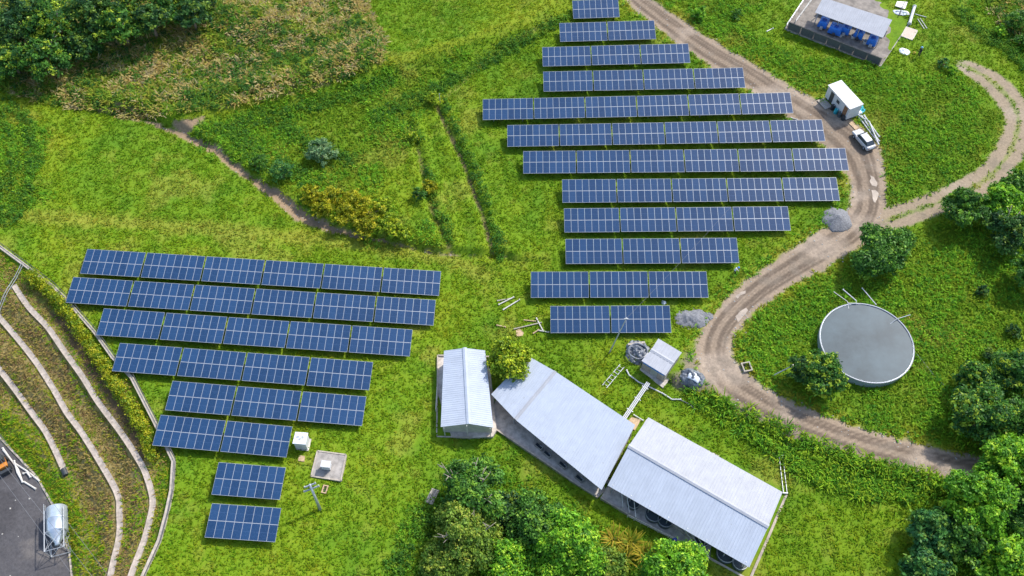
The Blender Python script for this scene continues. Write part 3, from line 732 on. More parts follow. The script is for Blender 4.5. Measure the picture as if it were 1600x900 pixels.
# ---- shed 2: bent lean-to barn of two bays
g2 = at(880, 680); b2 = thing('livestock_barn', 'bent silver blue barn with single pitch roof, between the narrow shed and the gabled barn', 'barn', (g2.x, g2.y, g2.z))
z2 = b2.location.z; ev, rg = 2.35, 3.3
pf = lambda u, v, z: Vector((*gz(u, v, z2 + z), z2 + z))
fA, fB, fC = pf(767.5, 616, ev), pf(805, 655.5, ev), pf(940, 765.5, ev)
rA, rB, rC = pf(825, 556, rg), pf(868, 580.5, rg), pf(992.5, 664, rg)
rel(b2, ribquad(MB(), fA, fB - (fB - fA) * .004, rB - (rB - rA) * .004, rA, .30)).build('roof', M['roof'], b2)
rf = rel(b2, ribquad(MB(), fB, fC, rC, rB, .30)).build('roof', M['roof'], b2)
mb = MB(); d = (rB - fB).normalized(); sx = (fC - fB).normalized() * .22; n = Vector((0, 0, .09))
mb.add([fB - sx + n * .6, fB + n * 1.6, fB + sx + n * .6, rB - sx + n * .6, rB + n * 1.6, rB + sx + n * .6], [(0, 1, 4, 3), (1, 2, 5, 4), (0, 2, 1), (3, 4, 5), (0, 3, 5, 2)])
rel(b2, mb).build('flashing', M['roofw'], rf)
mb = MB()
for a, b in ((rA, rB), (rB, rC)): wall_seg(mb, a + (fB - rB).normalized() * .5, b + (fB - rB).normalized() * .5, z2 - .5, z2 + rg - .15)
rel(b2, mb).build('rear_wall', M['wall'], b2)
for a, b, k in ((fA, rA, .4), (fC, rC, -.25)):
    u = (fC - fB).normalized() * k
    rel(b2, wall_seg(MB(), a.lerp(b, .28) + u, b.lerp(a, .05) + u, z2 - .5, z2 + ev - .05)).build('end_wall', M['wall'], b2)
mb = MB(); rec = (rB - fB).normalized() * 2.0
for a, b in ((fA, fB), (fB, fC)): wall_seg(mb, a + rec, b + rec, z2 - .3, z2 + 1.1)
rel(b2, mb).build('pen_wall', M['concreted'], b2)
for a, b, ks in ((fA, fB, (.05, .9)), (fB, fC, (.22, .42, .62, .8, .97))):
    for k in ks:
        p = a.lerp(b, k) + rec * .12; rel(b2, MB().tube([(p.x, p.y, z2 - .3), (p.x, p.y, z2 + ev)], .07, 8)).build('post', M['steel'], b2)
pl = platform(b2, [(769, 668), (800, 688), (850, 722), (893, 752), (934, 778), (947, 765), (900, 680), (840, 620), (775, 625), (768, 640)], .12, M['concrete'], 'floor_slab', .9)
mb = MB()
for a, b in zip(pl[0:4], pl[1:5]): wall_seg(mb, a, b, z2 - .6, z2 + .42, .2)
rel(b2, mb).build('kerb_wall', M['pale'], b2)

# ---- shed 3: the large gabled barn
g3 = at(1085, 790); b3 = thing('gabled_barn', 'largest barn with white and silver blue gabled roof and open feeding side', 'barn', (g3.x, g3.y, g3.z))
z3 = b3.location.z; ev, rg = 2.6, 3.9
q3 = gable(b3, [(949.5, 758.5), (1170.8, 886.5), (982.5, 696.5), (1200.5, 822.5), (1013, 652), (1222.8, 769)], ev, rg, (M['roof'], M['roofw']), 0.36)
l0, l1, r0, r1, s0, s1 = q3
inn = (s0 - l0).normalized(); alo = (l1 - l0).normalized()
rel(b3, wall_seg(MB(), s0 - inn * .5 + alo * .4, s1 - inn * .5 - alo * .4, z3 - .4, z3 + ev - .05)).build('rear_wall', M['wall'], b3)
for a, b, k in ((l0, s0, .45), (l1, s1, -.55)):
    rel(b3, wall_seg(MB(), a + inn * 3.0 + alo * k, b - inn * .5 + alo * k, z3 - .4, z3 + ev - .05)).build('end_wall', M['wall'], b3)
rel(b3, wall_seg(MB(), l0 + inn * 3.0 + alo * .5, l1 + inn * 3.0 - alo * .6, z3 - .3, z3 + 1.2)).build('pen_wall', M['concreted'], b3)
for i in range(8):
    p = l0.lerp(l1, .03 + .94 * i / 7) + inn * .35; rel(b3, MB().tube([(p.x, p.y, z3 - .3), (p.x, p.y, z3 + ev + .1)], .08, 8)).build('post', M['steel'], b3)
pl = platform(b3, [(938.5, 778), (985, 806), (1040, 835), (1100, 868), (1165, 904), (1173, 902), (1201, 838), (1229, 772), (1224, 762), (1010, 655), (950, 757)], .12, M['concrete'], 'floor_slab', .9)
mb = MB()
for a, b in zip(pl[0:4], pl[1:5]): wall_seg(mb, a, b, z3 - .6, z3 + .38, .22)
rel(b3, mb).build('kerb_wall', M['pale'], b3)
mb = MB()
for a, b in zip(pl[5:7], pl[6:8]): wall_seg(mb, a, b, z3 - .6, z3 + .3, .3)
rel(b3, mb).build('kerb_wall', M['drain'], b3)
fz = lambda u, v, z=.12: Vector((*gz(u, v, z3 + z), z3 + z))
railing(b3, [fz(980, 808), fz(1012, 824), fz(1060, 848)], .8, 3, M['offwhite'], .04, (.5, 1.0))
for (u, v), k in (((972, 796), .10), ((982, 805), .14), ((992, 812), .19), ((1092, 866), .55), ((1098, 870), .60), ((1106, 876), .65)):
    a = fz(u, v); e = l0.lerp(l1, k) + inn * .3; e.z = z3 + 1.9
    mid = a.lerp(e, .55); mid.z = z3 + 1.5
    rel(b3, MB().tube([a, a + Vector((0, 0, 1.0)), mid, e], .05, 8)).build('feed_pipe', M['offwhite'], b3)
a, b = fz(1040, 812), fz(1098, 850)
rel(b3, MB().box((a + b) / 2 + Vector((0, 0, .25)), ((b - a).length, .5, .5), math.atan2((b - a).y, (b - a).x))).build('trough', M['concrete'], b3)
a, b = fz(1219, 713), fz(1226, 772)
gt = thing('open_gutter', 'thin grey open gutter standing out from the right end of the gabled barn', 'gutter', a)
mb = MB(); d = (b - a); L = d.length; an = math.atan2(d.y, d.x); c = (a + b) / 2
for k in (-.22, .22): mb.box((c.x - math.sin(an) * k, c.y + math.cos(an) * k, c.z + .22), (L, .06, .3), an)
mb.box((c.x, c.y, c.z + .05), (L, .38, .06), an)
rel(gt, mb).build('trough', M['steel'], gt)
for k in (0.0, 1.0): p = a.lerp(b, k); rel(gt, MB().box((p.x, p.y, p.z + .2), (.12, .6, .44), an)).build('bracket', M['steel'], gt)

# ---- small pump shed
g4 = at(1032, 585); b4 = thing('pump_shed', 'small square shed with folded white roof beside the road bend', 'shed', (g4.x, g4.y, g4.z + .05))
z4 = b4.location.z; ev, rg = 2.2, 2.25
q4 = gable(b4, [(1002.3, 563.7), (1040, 587), (1017.5, 546.5), (1052.5, 567.5), (1028.7, 528.8), (1065.5, 551)], ev, rg, (M['roofw'], M['roofw']), .5)
L0, L1, S0, S1 = gable_walls(b4, q4, ev, rg, M['concreted'], .3)
rel(b4, MB()).v
mb = MB(); p = L0.lerp(L1, .06); d = (L1 - L0).normalized(); p = L0.lerp(L1, .5); mb.box((p.x + d.y * .13, p.y - d.x * .13, 1.93), ((L1 - L0).length * .96, .06, .4), math.atan2(d.y, d.x)); mb.build('blue_panel', M['blue'], b4)
p = L0.lerp(L1, .55); nn_ = Vector((d.y, -d.x, 0)); c = p + nn_ * .12; MB().box((c.x, c.y, .75), (1.0, .06, 1.9), math.atan2(d.y, d.x)).build('door', M['steel'], b4)
platform(b4, [(1000, 577), (1036, 606), (1067, 566), (1030, 538)], .06, M['concrete'], 'floor_slab', .5)

# ---- generator shelter, upper right
g5 = at(1330, 60); b5 = thing('open_shelter', 'open shelter with grey white roof over blue machines on fenced concrete pad', 'shelter', (g5.x, g5.y, g5.z + .05))
z5 = b5.location.z
pl = platform(b5, [(1227, 44), (1256, 1), (1285, -22), (1360, -12), (1420, 38), (1375.5, 104)], .12, M['pad'], 'floor_slab', .6)
mb = MB()
for a, b in zip([pl[4], pl[5], pl[0], pl[1]], [pl[5], pl[0], pl[1], pl[2]]): wall_seg(mb, a, b, z5 - .3, z5 + .22, .14)
rel(b5, mb).build('kerb_wall', M['concreted'], b5)
p5 = lambda u, v, z: Vector((*gz(u, v, z5 + z), z5 + z))
e0, e1, e2_, e3 = p5(1273.5, 19.5, 2.7), p5(1379.5, 59, 2.7), p5(1394, 31, 3.3), p5(1286, -4, 3.3)
rel(b5, ribquad(MB(), e0, e1, e2_, e3, .34)).build('roof', M['roofw'], b5)
for k in (.04, .35, .66, .96):
    p = e0.lerp(e1, k); q = e3.lerp(e2_, k); 
    for w_ in (p.lerp(q, .08), p.lerp(q, .92)): rel(b5, MB().box((w_.x, w_.y, (z5 + .1 + w_.z - .06) / 2), (.12, .12, w_.z - .16 - z5))).build('post', M['steel'], b5)
rel(b5, wall_seg(MB(), e3.lerp(e0, .06), e2_.lerp(e1, .06), z5, z5 + 1.3, .14)).build('rear_wall', M['wall'], b5)
a, b = p5(1229, 46, .12), p5(1373, 103, .12)
mb = MB(); n = 7
for i in range(n + 1): p = a.lerp(b, i / n); mb.tube([p, p + Vector((0, 0, 1.7))], .045, 6)
for k in (.1, 1.68): mb.tube([a + Vector((0, 0, k)), b + Vector((0, 0, k))], .03, 6)
fo = thing('mesh_fence', 'low dark grey netting fence with grey posts along the front of the concrete pad', 'fence', a)
rel(fo, mb).build('frame', M['darksteel'], fo)
d = (b - a); L = d.length; mb = MB()
for i in range(n):
    p, q = a.lerp(b, (i + .03) / n), a.lerp(b, (i + .97) / n); c = (p + q) / 2
    mb.box((c.x, c.y, c.z + .88), ((q - p).length, .025, 1.45), math.atan2(d.y, d.x))
rel(fo, mb).build('mesh', M['mesh'], fo)
a, b = p5(1228, 43, .12), p5(1256, 1, .12)
fo = thing('board_fence', 'pale fence rails closing the left side of the concrete pad', 'fence', a)
for k in (0, 1):
    aa, bb = (a, b) if k == 0 else (p5(1242, 37, .12), p5(1271, -2, .12))
    mb = MB(); railing(fo, [aa, bb], .8, 4, M['offwhite'] if k else M['steel'], .05, (.5, 1.0), 'rail')
for i, (u, v) in enumerate([(1286, 38), (1305, 48), (1321, 47), (1342, 54), (1363, 64)]):
    p = at(u, v, .7); p.z = z5 + .12
    names = ('leftmost blue machine under the open shelter roof', 'wide blue machine with grey chute, second from the left under the shelter', 'middle one of the five blue machines under the open shelter', 'blue machine between pale tubs, second from the right under the shelter', 'rightmost blue machine under the open shelter roof')
    o = thing('feed_machine', names[i], 'machine', p, R(-28), 'blue machines under the open shelter')
    MB().box((0, .1, .85), (1.6 + .7 * (i == 1), 2.1, 1.1), taper=.82).build('body', M['blue'], o, bevel=.08)
    MB().tube([(-.45, -.5, 0), (-.45, -.5, .35)], .06).tube([(.45, -.5, 0), (.45, -.5, .35)], .06).tube([(-.45, .7, 0), (-.45, .7, .35)], .06).tube([(.45, .7, 0), (.45, .7, .35)], .06).build('leg', M['darksteel'], o)
    MB().box((0, -1.2, .55), (.6, .5, .5), taper=.7).build('motor', M['darksteel'] if i % 2 else M['steel'], o, bevel=.05)
    MB().lathe([(0.0, 1.55), (.3, 1.52), (.42, 1.36)], 16).build('lid', M['cloth_blue'], o)
for i, (u, v) in enumerate([(1313, 55), (1333, 58), (1352, 66)]):
    p = at(u, v, .4); p.z = z5 + .12
    o = thing('feed_tub', ('pale tub beside the second blue machine from the left', 'pale tub between the middle and next blue machines', 'pale tub beside the rightmost blue machine')[i], 'tub', p, R(-28), 'pale tubs among the blue machines')
    MB().lathe([(0, .03), (.36, .03), (.42, .6), (.38, .6), (.33, .1), (0, .1)], 18).build('shell', M['offwhite'], o)
    MB().tube([(.4 * math.cos(t), .4 * math.sin(t), .6) for t in np.linspace(0, 6.28, 19)], .03, 6).build('rim', M['steel'], o)

# ---- water tank
TC = at(1354, 535, 1.3); TR = 6.05
tg = float(h(TC.x, TC.y)); tk = thing('water_tank', 'large round open water tank with silver rim beside the tall grass', 'tank', (TC.x, TC.y, tg))
MB().lathe([(TR, -.8), (TR, 1.25), (TR + .06, 1.25), (TR + .06, 1.36), (TR - .04, 1.36), (TR - .04, 1.25), (TR - .06, .2)], 72).build('wall', M['silo'], tk)
MB().lathe([(0, 1.27), (TR - .05, 1.27)], 72).build('water', M['water'], tk)
mb = MB().lathe([(TR + .11, 1.30), (TR + .11, 1.385), (TR - .02, 1.385), (TR - .02, 1.26)], 72).build('rim', M['roofw'], tk)
keepout([(TC.x + (TR + .05) * math.cos(t), TC.y + (TR + .05) * math.sin(t)) for t in np.linspace(0, 6.28, 30)[:-1]])
def wpipe(name, label, cat, pts, r, m, group=None, parts=None):
    P = [at(u, v, z) for u, v, z in pts]; o = thing(name, label, cat, P[0], 0, group)
    rel(o, MB().tube(P, r, 8)).build('tube', m, o)
    for k in (0, -1):
        d = (P[k] - P[1 if k == 0 else -2]).normalized()
        rel(o, MB().tube([P[k] - d * .12, P[k] + d * .02], r * 1.35, 8)).build('collar', m, o)
    return o
wpipe('inlet_pipe', 'bent white inlet pipe frame on the top edge of the round water tank', 'pipe', [(1318, 452, .3), (1317, 452, 1.6), (1338, 470, 1.6), (1338, 474, 1.5), (1325, 474, 1.5)], .07, M['white'])
wpipe('inlet_pipe', 'thin straight white pipe left of the bent pipe on the water tank', 'pipe', [(1303, 456, 1.0), (1324, 471, 1.5), (1326, 482, 1.3)], .05, M['offwhite'])
wpipe('inlet_pipe', 'white pipe slanting down to the tank rim from the tan post', 'pipe', [(1347, 450, .8), (1369, 476, 1.5)], .06, M['white'])
wpipe('overflow_pipe', 'grey pipe crossing the right rim of the round water tank', 'pipe', [(1422, 492, 1.3), (1402, 498, 1.5), (1391, 506, 1.25)], .05, M['steel'])
wpipe('hose', 'thin pale hose trailing from the tank towards the lower right bushes', 'hose', [(1428, 548, .4), (1445, 568, .15), (1462, 590, .12), (1480, 606, .12)], .04, M['wire'])

# ================================================================== SOLAR TABLES
DT, WT, TILT = 3.95, 8.0, 0.17286
TILTL = 0.07952
ROWS = [(1, 10.654, 128.45, 0.022), (2, 8.204, 122.57, 0.015), (3, 5.145, 116.556, 0.011), (4, 5.166, 110.678, 0.004), (6, -4.607, 104.351, 0.008), (6, -0.698, 98.677, 0.002), (6, 1.731, 93.204, -0.008), (5, 7.521, 87.494, -0.009), (4, 7.635, 81.956, -0.007), (3, 7.658, 76.337, -0.009), (3, 2.638, 70.605, -0.014), (2, 5.238, 64.902, -0.011)]
ROWSL = [(6, -59.212, 72.652, -0.031), (6, -59.702, 67.65, -0.033), (5, -54.34, 62.605, -0.041), (4, -50.93, 57.206, -0.05), (3, -43.122, 51.793, -0.058), (2, -43.524, 46.885, -0.069), (1, -35.302, 40.715, -0.057), (1, -35.036, 35.476, -0.049)]
GAP = 0.207
ORD = ['top', 'second', 'third', 'fourth', 'fifth', 'sixth', 'seventh', 'eighth', 'ninth', 'tenth', 'eleventh', 'bottom']
ORDL = ['top', 'second', 'third', 'fourth', 'fifth', 'sixth', 'seventh', 'bottom']
def module_mesh():
    mb = MB(); wm, lm, t = WT / 8 - .012, DT / 2 - .012, .04; fw = .024; fy = .036
    x0, x1, y0, y1 = -wm / 2, wm / 2, -lm / 2, lm / 2
    o = [(x0, y0), (x1, y0), (x1, y1), (x0, y1)]; i = [(x0 + fw, y0 + fy), (x1 - fw, y0 + fy), (x1 - fw, y1 - fy), (x0 + fw, y1 - fy)]
    vs = [(*p, 0) for p in o] + [(*p, t) for p in o] + [(*p, t) for p in i] + [(*p, t - .006) for p in i]
    fs = [(3, 2, 1, 0)]; mi = [0]
    for k in range(4):
        q = (k + 1) % 4; fs += [(k, q, 4 + q, 4 + k), (4 + k, 4 + q, 8 + q, 8 + k), (8 + k, 8 + q, 12 + q, 12 + k)]; mi += [0, 0, 0]
    fs.append((12, 13, 14, 15)); mi.append(1)
    mb.v = vs; mb.f = fs; mb.m = mi; return mb
def make_table(tilt):
    o = thing('solar_table', 'x', 'solar panels', (0, 0, 0), 0, 'tables of blue solar panels')
    mod = module_mesh().build('solar_module', [M['alu'], M['cells']], o)
    first = True
    for j in range(2):
        for i in range(8):
            c = mod if first else mod.copy()
            if not first: COL.objects.link(c); c.parent = o
            first = False
            s = DT * (j + .5) / 2
            c.location = (WT * (i + .5) / 8, s * math.cos(tilt), 1.0 + s * math.sin(tilt)); c.rotation_euler = (tilt + rnd.uniform(-.004, .004), rnd.uniform(-.003, .003), 0)
    rl = None
    for s in (.55, DT - .55):
        for _ in (0,):
            mb = MB().box((0, 0, 0), (WT, .07, .11)); rr = mb.build('rail', M['steel'], o); rr.location = (WT / 2, s * math.cos(tilt), 1.0 + s * math.sin(tilt) - .07)
    for x in (1.7, WT - 1.7):
        for s in (.75, DT - .75):
            zt = 1.0 + s * math.sin(tilt) - .12
            MB().box((0, 0, (zt - .6) / 2), (.10, .08, zt + .6)).build('post', M['steel'], o).location = (x, s * math.cos(tilt), 0)
    return o
for field, rows, tilt, kx, ords, nm in (('right', ROWS, TILT, 0.02286, ORD, 'right'), ('left', ROWSL, TILTL, -0.0682, ORDL, 'left')):
    proto = make_table(tilt); used_ = False
    for ri, (n, x, y, hd) in enumerate(rows):
        kk = kx + (-0.0669 * hd if field == 'left' else 0)
        zb = 0.0 if field == 'right' else (-0.057 - 0.0682 * (x + 8) - 0.0669 * (y - 65))
        for i in range(n):
            s = i * (WT + GAP)
            o = proto if not used_ else copy_tree(proto); used_ = True
            o.location = (x + math.cos(hd) * s, y + math.sin(hd) * s, zb + kk * s + rnd.uniform(-.015, .015)); o.rotation_euler = (rnd.uniform(-.007, .007), -math.atan(kk) + rnd.uniform(-.002, .002), hd)
            rowt = '%s row of the %s solar field' % (ords[ri], nm)
            if n == 1: lab = 'lone blue solar table forming the ' + rowt
            else:
                pos = ['leftmost', 'second from left', 'third from left', 'fourth from left', 'fifth from left', 'rightmost'][i] if n == 6 else (['leftmost', 'second from left', 'third from left', 'fourth from left', 'fifth from left'][i] if i < n - 1 else 'rightmost')
                if n == 3 and i == 1: pos = 'middle'
                lab = 'blue solar table %s in the %s' % (pos, rowt)
            o['label'] = lab

# ================================================================== TREES AND SHRUBS
GREENS = {   # leaf colours of a species: dark, mid, light
    'mango': [(0.050, 0.141, 0.024), (0.092, 0.239, 0.031), (0.201, 0.379, 0.037)],
    'bright': [(0.082, 0.240, 0.019), (0.180, 0.416, 0.022), (0.375, 0.593, 0.035)],
    'olive': [(0.099, 0.193, 0.025), (0.199, 0.306, 0.034), (0.362, 0.430, 0.057)],
    'dark': [(0.029, 0.089, 0.030), (0.063, 0.162, 0.033), (0.173, 0.275, 0.033)],
    'teal': [(0.038, 0.138, 0.041), (0.083, 0.238, 0.048), (0.207, 0.362, 0.058)],
    'lime': [(0.148, 0.249, 0.013), (0.295, 0.411, 0.020), (0.506, 0.574, 0.033)],
    'grey': [(0.087, 0.191, 0.079), (0.174, 0.313, 0.132), (0.313, 0.452, 0.198)],
    'forest': [(0.033, 0.114, 0.023), (0.087, 0.226, 0.029), (0.332, 0.452, 0.035)],
    'yellow': [(0.180, 0.220, 0.010), (0.360, 0.370, 0.014), (0.550, 0.500, 0.030)],
}
def crown_cloud(blobs, nleaf, size, pal, clump=0.38, mixr=(.38, .42, .20)):
    """leaf quads gathered in sprays over a set of blobs (cx,cy,cz,r,flatten)"""
    Bl = np.array(blobs, float); wts = Bl[:, 3] ** 2; wts /= wts.sum()
    nsp = max(16, nleaf // 20)
    b = rng.choice(len(Bl), nsp, p=wts)
    d = rng.normal(size=(nsp, 3)); d /= np.linalg.norm(d, axis=1)[:, None]; d[:, 2] = np.where(d[:, 2] < -.35, -d[:, 2], d[:, 2])
    rad = Bl[b, 3] * np.where(rng.random(nsp) < .78, rng.uniform(.86, 1.14, nsp), rng.uniform(.35, .8, nsp))
    C = Bl[b, :3] + d * rad[:, None] * np.stack([np.ones(nsp), np.ones(nsp), Bl[b, 4]], -1)
    pal = np.array(pal); k = rng.choice(3, nsp, p=mixr); sc = pal[k]
    nl = 20; N = nsp * nl
    Cc = np.repeat(C, nl, 0); dd = np.repeat(d, nl, 0)
    off = rng.normal(size=(N, 3)) * clump * np.repeat(np.minimum(Bl[b, 3], 2.2) * .33 + .10, nl)[:, None] * np.array([1, 1, .65])
    P = Cc + off
    nv = dd * .75 + rng.normal(size=(N, 3)) * .55 + np.array([0, 0, .35]); nv /= np.linalg.norm(nv, axis=1)[:, None]
    t = np.cross(nv, rng.normal(size=(N, 3))); t /= np.linalg.norm(t, axis=1)[:, None]; s2 = np.cross(nv, t)
    L = size * rng.uniform(.6, 1.4, N)[:, None]; Wd = L * rng.uniform(.42, .62, N)[:, None]
    V = np.stack([P - t * L * .5, P + s2 * Wd * .5 + nv * L * .06, P + t * L * .5 - nv * L * .12, P - s2 * Wd * .5 + nv * L * .06], 1).reshape(-1, 3)
    Fc = np.arange(N * 4).reshape(N, 4)
    c = np.repeat(sc, nl, 0) * rng.uniform(.75, 1.28, (N, 1)) * np.stack([rng.uniform(.88, 1.12, N), np.ones(N), np.ones(N)], -1)
    return V, Fc, np.repeat(c, 4, 0)
def tree(label, u, v, r, hc, pal, blobs=None, leaves=4200, size=.40, group='trees around the solar field', name='tree', limbs=6, flat=.8, bare=0, cat='tree', bark='bark', clump=.42, spread=.62):
    p = at(u, v, hc); z0 = float(h(p.x, p.y))
    o = thing(name, label, cat, (p.x, p.y, z0), rnd.uniform(0, 6.28), group)
    if blobs is None:
        blobs = [(rnd.uniform(-.1, .1) * r, rnd.uniform(-.1, .1) * r, hc - .05 * r, r * .52, flat)]
        n = 10 if r > 2.5 else 7
        for i in range(n):
            a = 6.283 * i / n + rnd.uniform(-.35, .35); q = r * spread * rnd.uniform(.85, 1.22)
            blobs.append((math.cos(a) * q, math.sin(a) * q, hc + rnd.uniform(-.34, .16) * r, r * rnd.uniform(.24, .40), flat))
        for i in range(n // 2 + 1):
            a = rnd.uniform(0, 6.283); q = r * rnd.uniform(.1, .58)
            blobs.append((math.cos(a) * q, math.sin(a) * q, hc + r * flat * rnd.uniform(.32, .62), r * rnd.uniform(.20, .34), flat))
    V, Fc, c = crown_cloud(blobs, int(leaves * 1.4), size, GREENS[pal], clump)
    np_mesh('crown', V, Fc, M['leaf'], c, o)
    mb = MB(); tr = .055 * hc + .06; top = hc * .75
    mb.tube([(0, 0, -.4), (rnd.uniform(-.1, .1), rnd.uniform(-.1, .1), top * .5), (0, 0, top)], [tr * 1.35, tr, tr * .7], 9)
    mb.build('trunk', M[bark], o, smooth=True)
    for b in sorted(blobs[1:], key=lambda b: -b[3])[:limbs]:
        e = Vector(b[:3]); s = Vector((0, 0, top * rnd.uniform(.55, .95))); m = s.lerp(e, .5) + Vector((0, 0, -.12 * r))
        MB().tube([s, m, e], [tr * .5, tr * .32, tr * .12], 6).build('limb', M[bark], o, smooth=True)
    for i in range(bare):
        a = rnd.uniform(0, 6.283); s = Vector((0, 0, top * .9)); e = Vector((math.cos(a) * r * rnd.uniform(.6, 1.0), math.sin(a) * r * rnd.uniform(.6, 1.0), hc + r * rnd.uniform(.35, .72)))
        m = s.lerp(e, .55) + Vector((rnd.uniform(-.4, .4), rnd.uniform(-.4, .4), .3)); mb = MB().tube([s, m, e], [.08, .06, .03], 6)
        for k in range(2):
            f = m.lerp(e, rnd.uniform(.1, .7)); mb.tube([f, f + Vector((rnd.uniform(-.8, .8), rnd.uniform(-.8, .8), rnd.uniform(.1, .7)))], [.06, .03], 5)
        mb.build('bare_branch', M['palebark'], o, smooth=True)
    return o
# near trees, each described by what stands beside it
tree('bright green round tree squeezed between the narrow shed and the bent barn', 792, 563, 3.05, 3.6, 'lime', leaves=8000, size=.34)
tree('dark lobed tree in the crook of the road junction above the round tank', 1381, 390, 3.9, 3.2, 'mango', leaves=9500, size=.40, blobs=[(-2.6, -1.7, 2.4, 1.75, .9), (-.6, -1.5, 2.9, 1.8, .9), (-1.4, .7, 3.2, 1.6, .9), (1.6, 0.2, 3.0, 1.7, .9), (3.1, 1.9, 3.0, 1.35, .9), (1.2, 2.1, 3.1, 1.3, .9), (-1.3, 2.6, 3.3, 1.35, .9), (1.0, -1.9, 2.3, 1.2, .9)]).rotation_euler.z = 0
tree('rounded tree with yellowish tips at the lower left edge of the round tank', 1285, 586, 3.0, 2.9, 'forest', leaves=9000, size=.34)
tree('small dark tree leaning against the rounded tree left of the tank', 1252, 577, 1.9, 2.4, 'dark', leaves=2400, size=.34)
tree('dark broad tree below the bend of the two rut track', 1512, 322, 3.3, 3.2, 'mango', leaves=7000)
tree('mid green tree at the right edge just below the two rut track', 1572, 318, 3.2, 3.2, 'bright', leaves=6500)
tree('small dark tree at the right edge above the trees below the track', 1590, 288, 2.4, 2.8, 'mango', leaves=3500)
tree('open dark tree at the right edge with pale branches showing', 1575, 362, 3.4, 3.0, 'dark', leaves=4800, bare=3)
tree('dark tree at the right edge halfway between track and tank', 1612, 425, 2.8, 3, 'mango', leaves=4500)
tree('smaller tree right of the round tank, above the yellow tipped tree', 1530, 594, 3.0, 2.6, 'forest', leaves=7000, size=.36)
tree('large dark tree at the right edge level with the round tank', 1600, 585, 3.4, 3.4, 'forest', leaves=7200)
tree('yellow tipped bushy tree above the right end of the road', 1537, 652, 4.3, 3.4, 'forest', leaves=12000, size=.38)
tree('dark tree at the right edge above the road end', 1605, 655, 3.4, 3.4, 'mango', leaves=6500)
tree('bright broad tree covering the right end of the road', 1583, 725, 4.0, 3.8, 'bright', leaves=10000, size=.40)
tree('large mid green tree below the right end of the road', 1535, 785, 4.4, 4.0, 'bright', leaves=11500, size=.38)
tree('dense dark tree in the lower right corner mass, at the right edge', 1608, 800, 3.8, 4.0, 'mango', leaves=8500)
tree('blue green tree with smooth rounded clumps at the left of the lower right trees', 1462, 832, 2.9, 2.8, 'teal', leaves=6000, size=.46)
tree('dark shaded tree between blue green tree and lower right corner', 1520, 850, 3.4, 2.6, 'mango', leaves=7000)
tree('blue green tree cut by the bottom edge in the lower right', 1450, 893, 2.8, 2.2, 'teal', leaves=5500, size=.46)
tree('bright tree filling the lower right corner', 1580, 890, 3.8, 3.6, 'bright', leaves=8500)
tree('half bare tree with pale twisted branches below the sheds', 736, 768, 4.2, 3.6, 'mango', leaves=9500, bare=9, size=.36)
tree('olive feathery tree in front of the half bare tree', 728, 838, 4.5, 3.4, 'olive', leaves=12500, size=.34, bare=3)
tree('dark tree left of the bright round tree below the barns', 838, 818, 3.7, 3.6, 'mango', leaves=9500, size=.36)
tree('bright domed tree below the bent barn at the bottom edge', 884, 858, 4.6, 4.0, 'bright', leaves=14500, size=.36)
tree('bright tree cut by the bottom edge below the gabled barn', 1052, 893, 4.0, 3.0, 'bright', leaves=10500, size=.36)
tree('yellow green tree at the bottom edge right of the olive feathery tree', 795, 888, 3.6, 3.0, 'bright', leaves=9000, size=.34)
tree('low dark tree filling the hollow between the half bare and the dark tree', 790, 800, 2.6, 2.0, 'dark', leaves=5000, size=.36)
tree('low leafy tree at the bottom edge under the olive feathery tree', 690, 888, 2.6, 1.8, 'olive', leaves=5000, size=.34)
tree('olive bushy tree at the bottom edge left of the cane plants', 948, 888, 2.6, 1.9, 'olive', leaves=5000, size=.34)
# the wood in the upper left corner
for u, v, r, hc, pal, lab in [(18, 92, 3.6, 3.2, 'forest', 'lowest left tree of the upper left wood, at the left edge'), (72, 88, 4.6, 3.8, 'forest', 'broad pale tipped tree at the front of the upper left wood'),
                              (28, 38, 4.8, 4.4, 'dark', 'dark tree at the left edge of the upper left wood'), (85, 30, 5.0, 4.6, 'forest', 'large tree at the back of the upper left wood, second from left'),
                              (140, 18, 4.8, 4.4, 'dark', 'dark tree at the top edge in the middle of the upper left wood'), (128, 68, 3.2, 3.2, 'dark', 'small dark tree beside the broad pale tipped tree'),
                              (188, 38, 4.4, 4.2, 'forest', 'yellow tipped tree jutting from the middle of the upper left wood'), (235, 32, 4.0, 3.6, 'dark', 'dark tree right of the yellow tipped tree in the wood'),
                              (262, 8, 3.8, 3.4, 'forest', 'tree at the top edge near the right end of the wood'), (300, 26, 3.2, 2.8, 'dark', 'rightmost low dark tree of the upper left wood'),
                              (45, -12, 5.0, 4.6, 'dark', 'tree cut by the top edge at the left of the wood'), (200, -10, 4.6, 4.2, 'forest', 'tree cut by the top edge in the wood, above the yellow tipped tree'), (320, -8, 3.0, 2.6, 'dark', 'small tree cut by the top edge at the right end of the wood')]:
    tree(lab, u, v, r, hc, pal, leaves=int(900 * r), size=.44, group='trees of the upper left wood', clump=.5, bare=1 if r > 4.3 else 0)
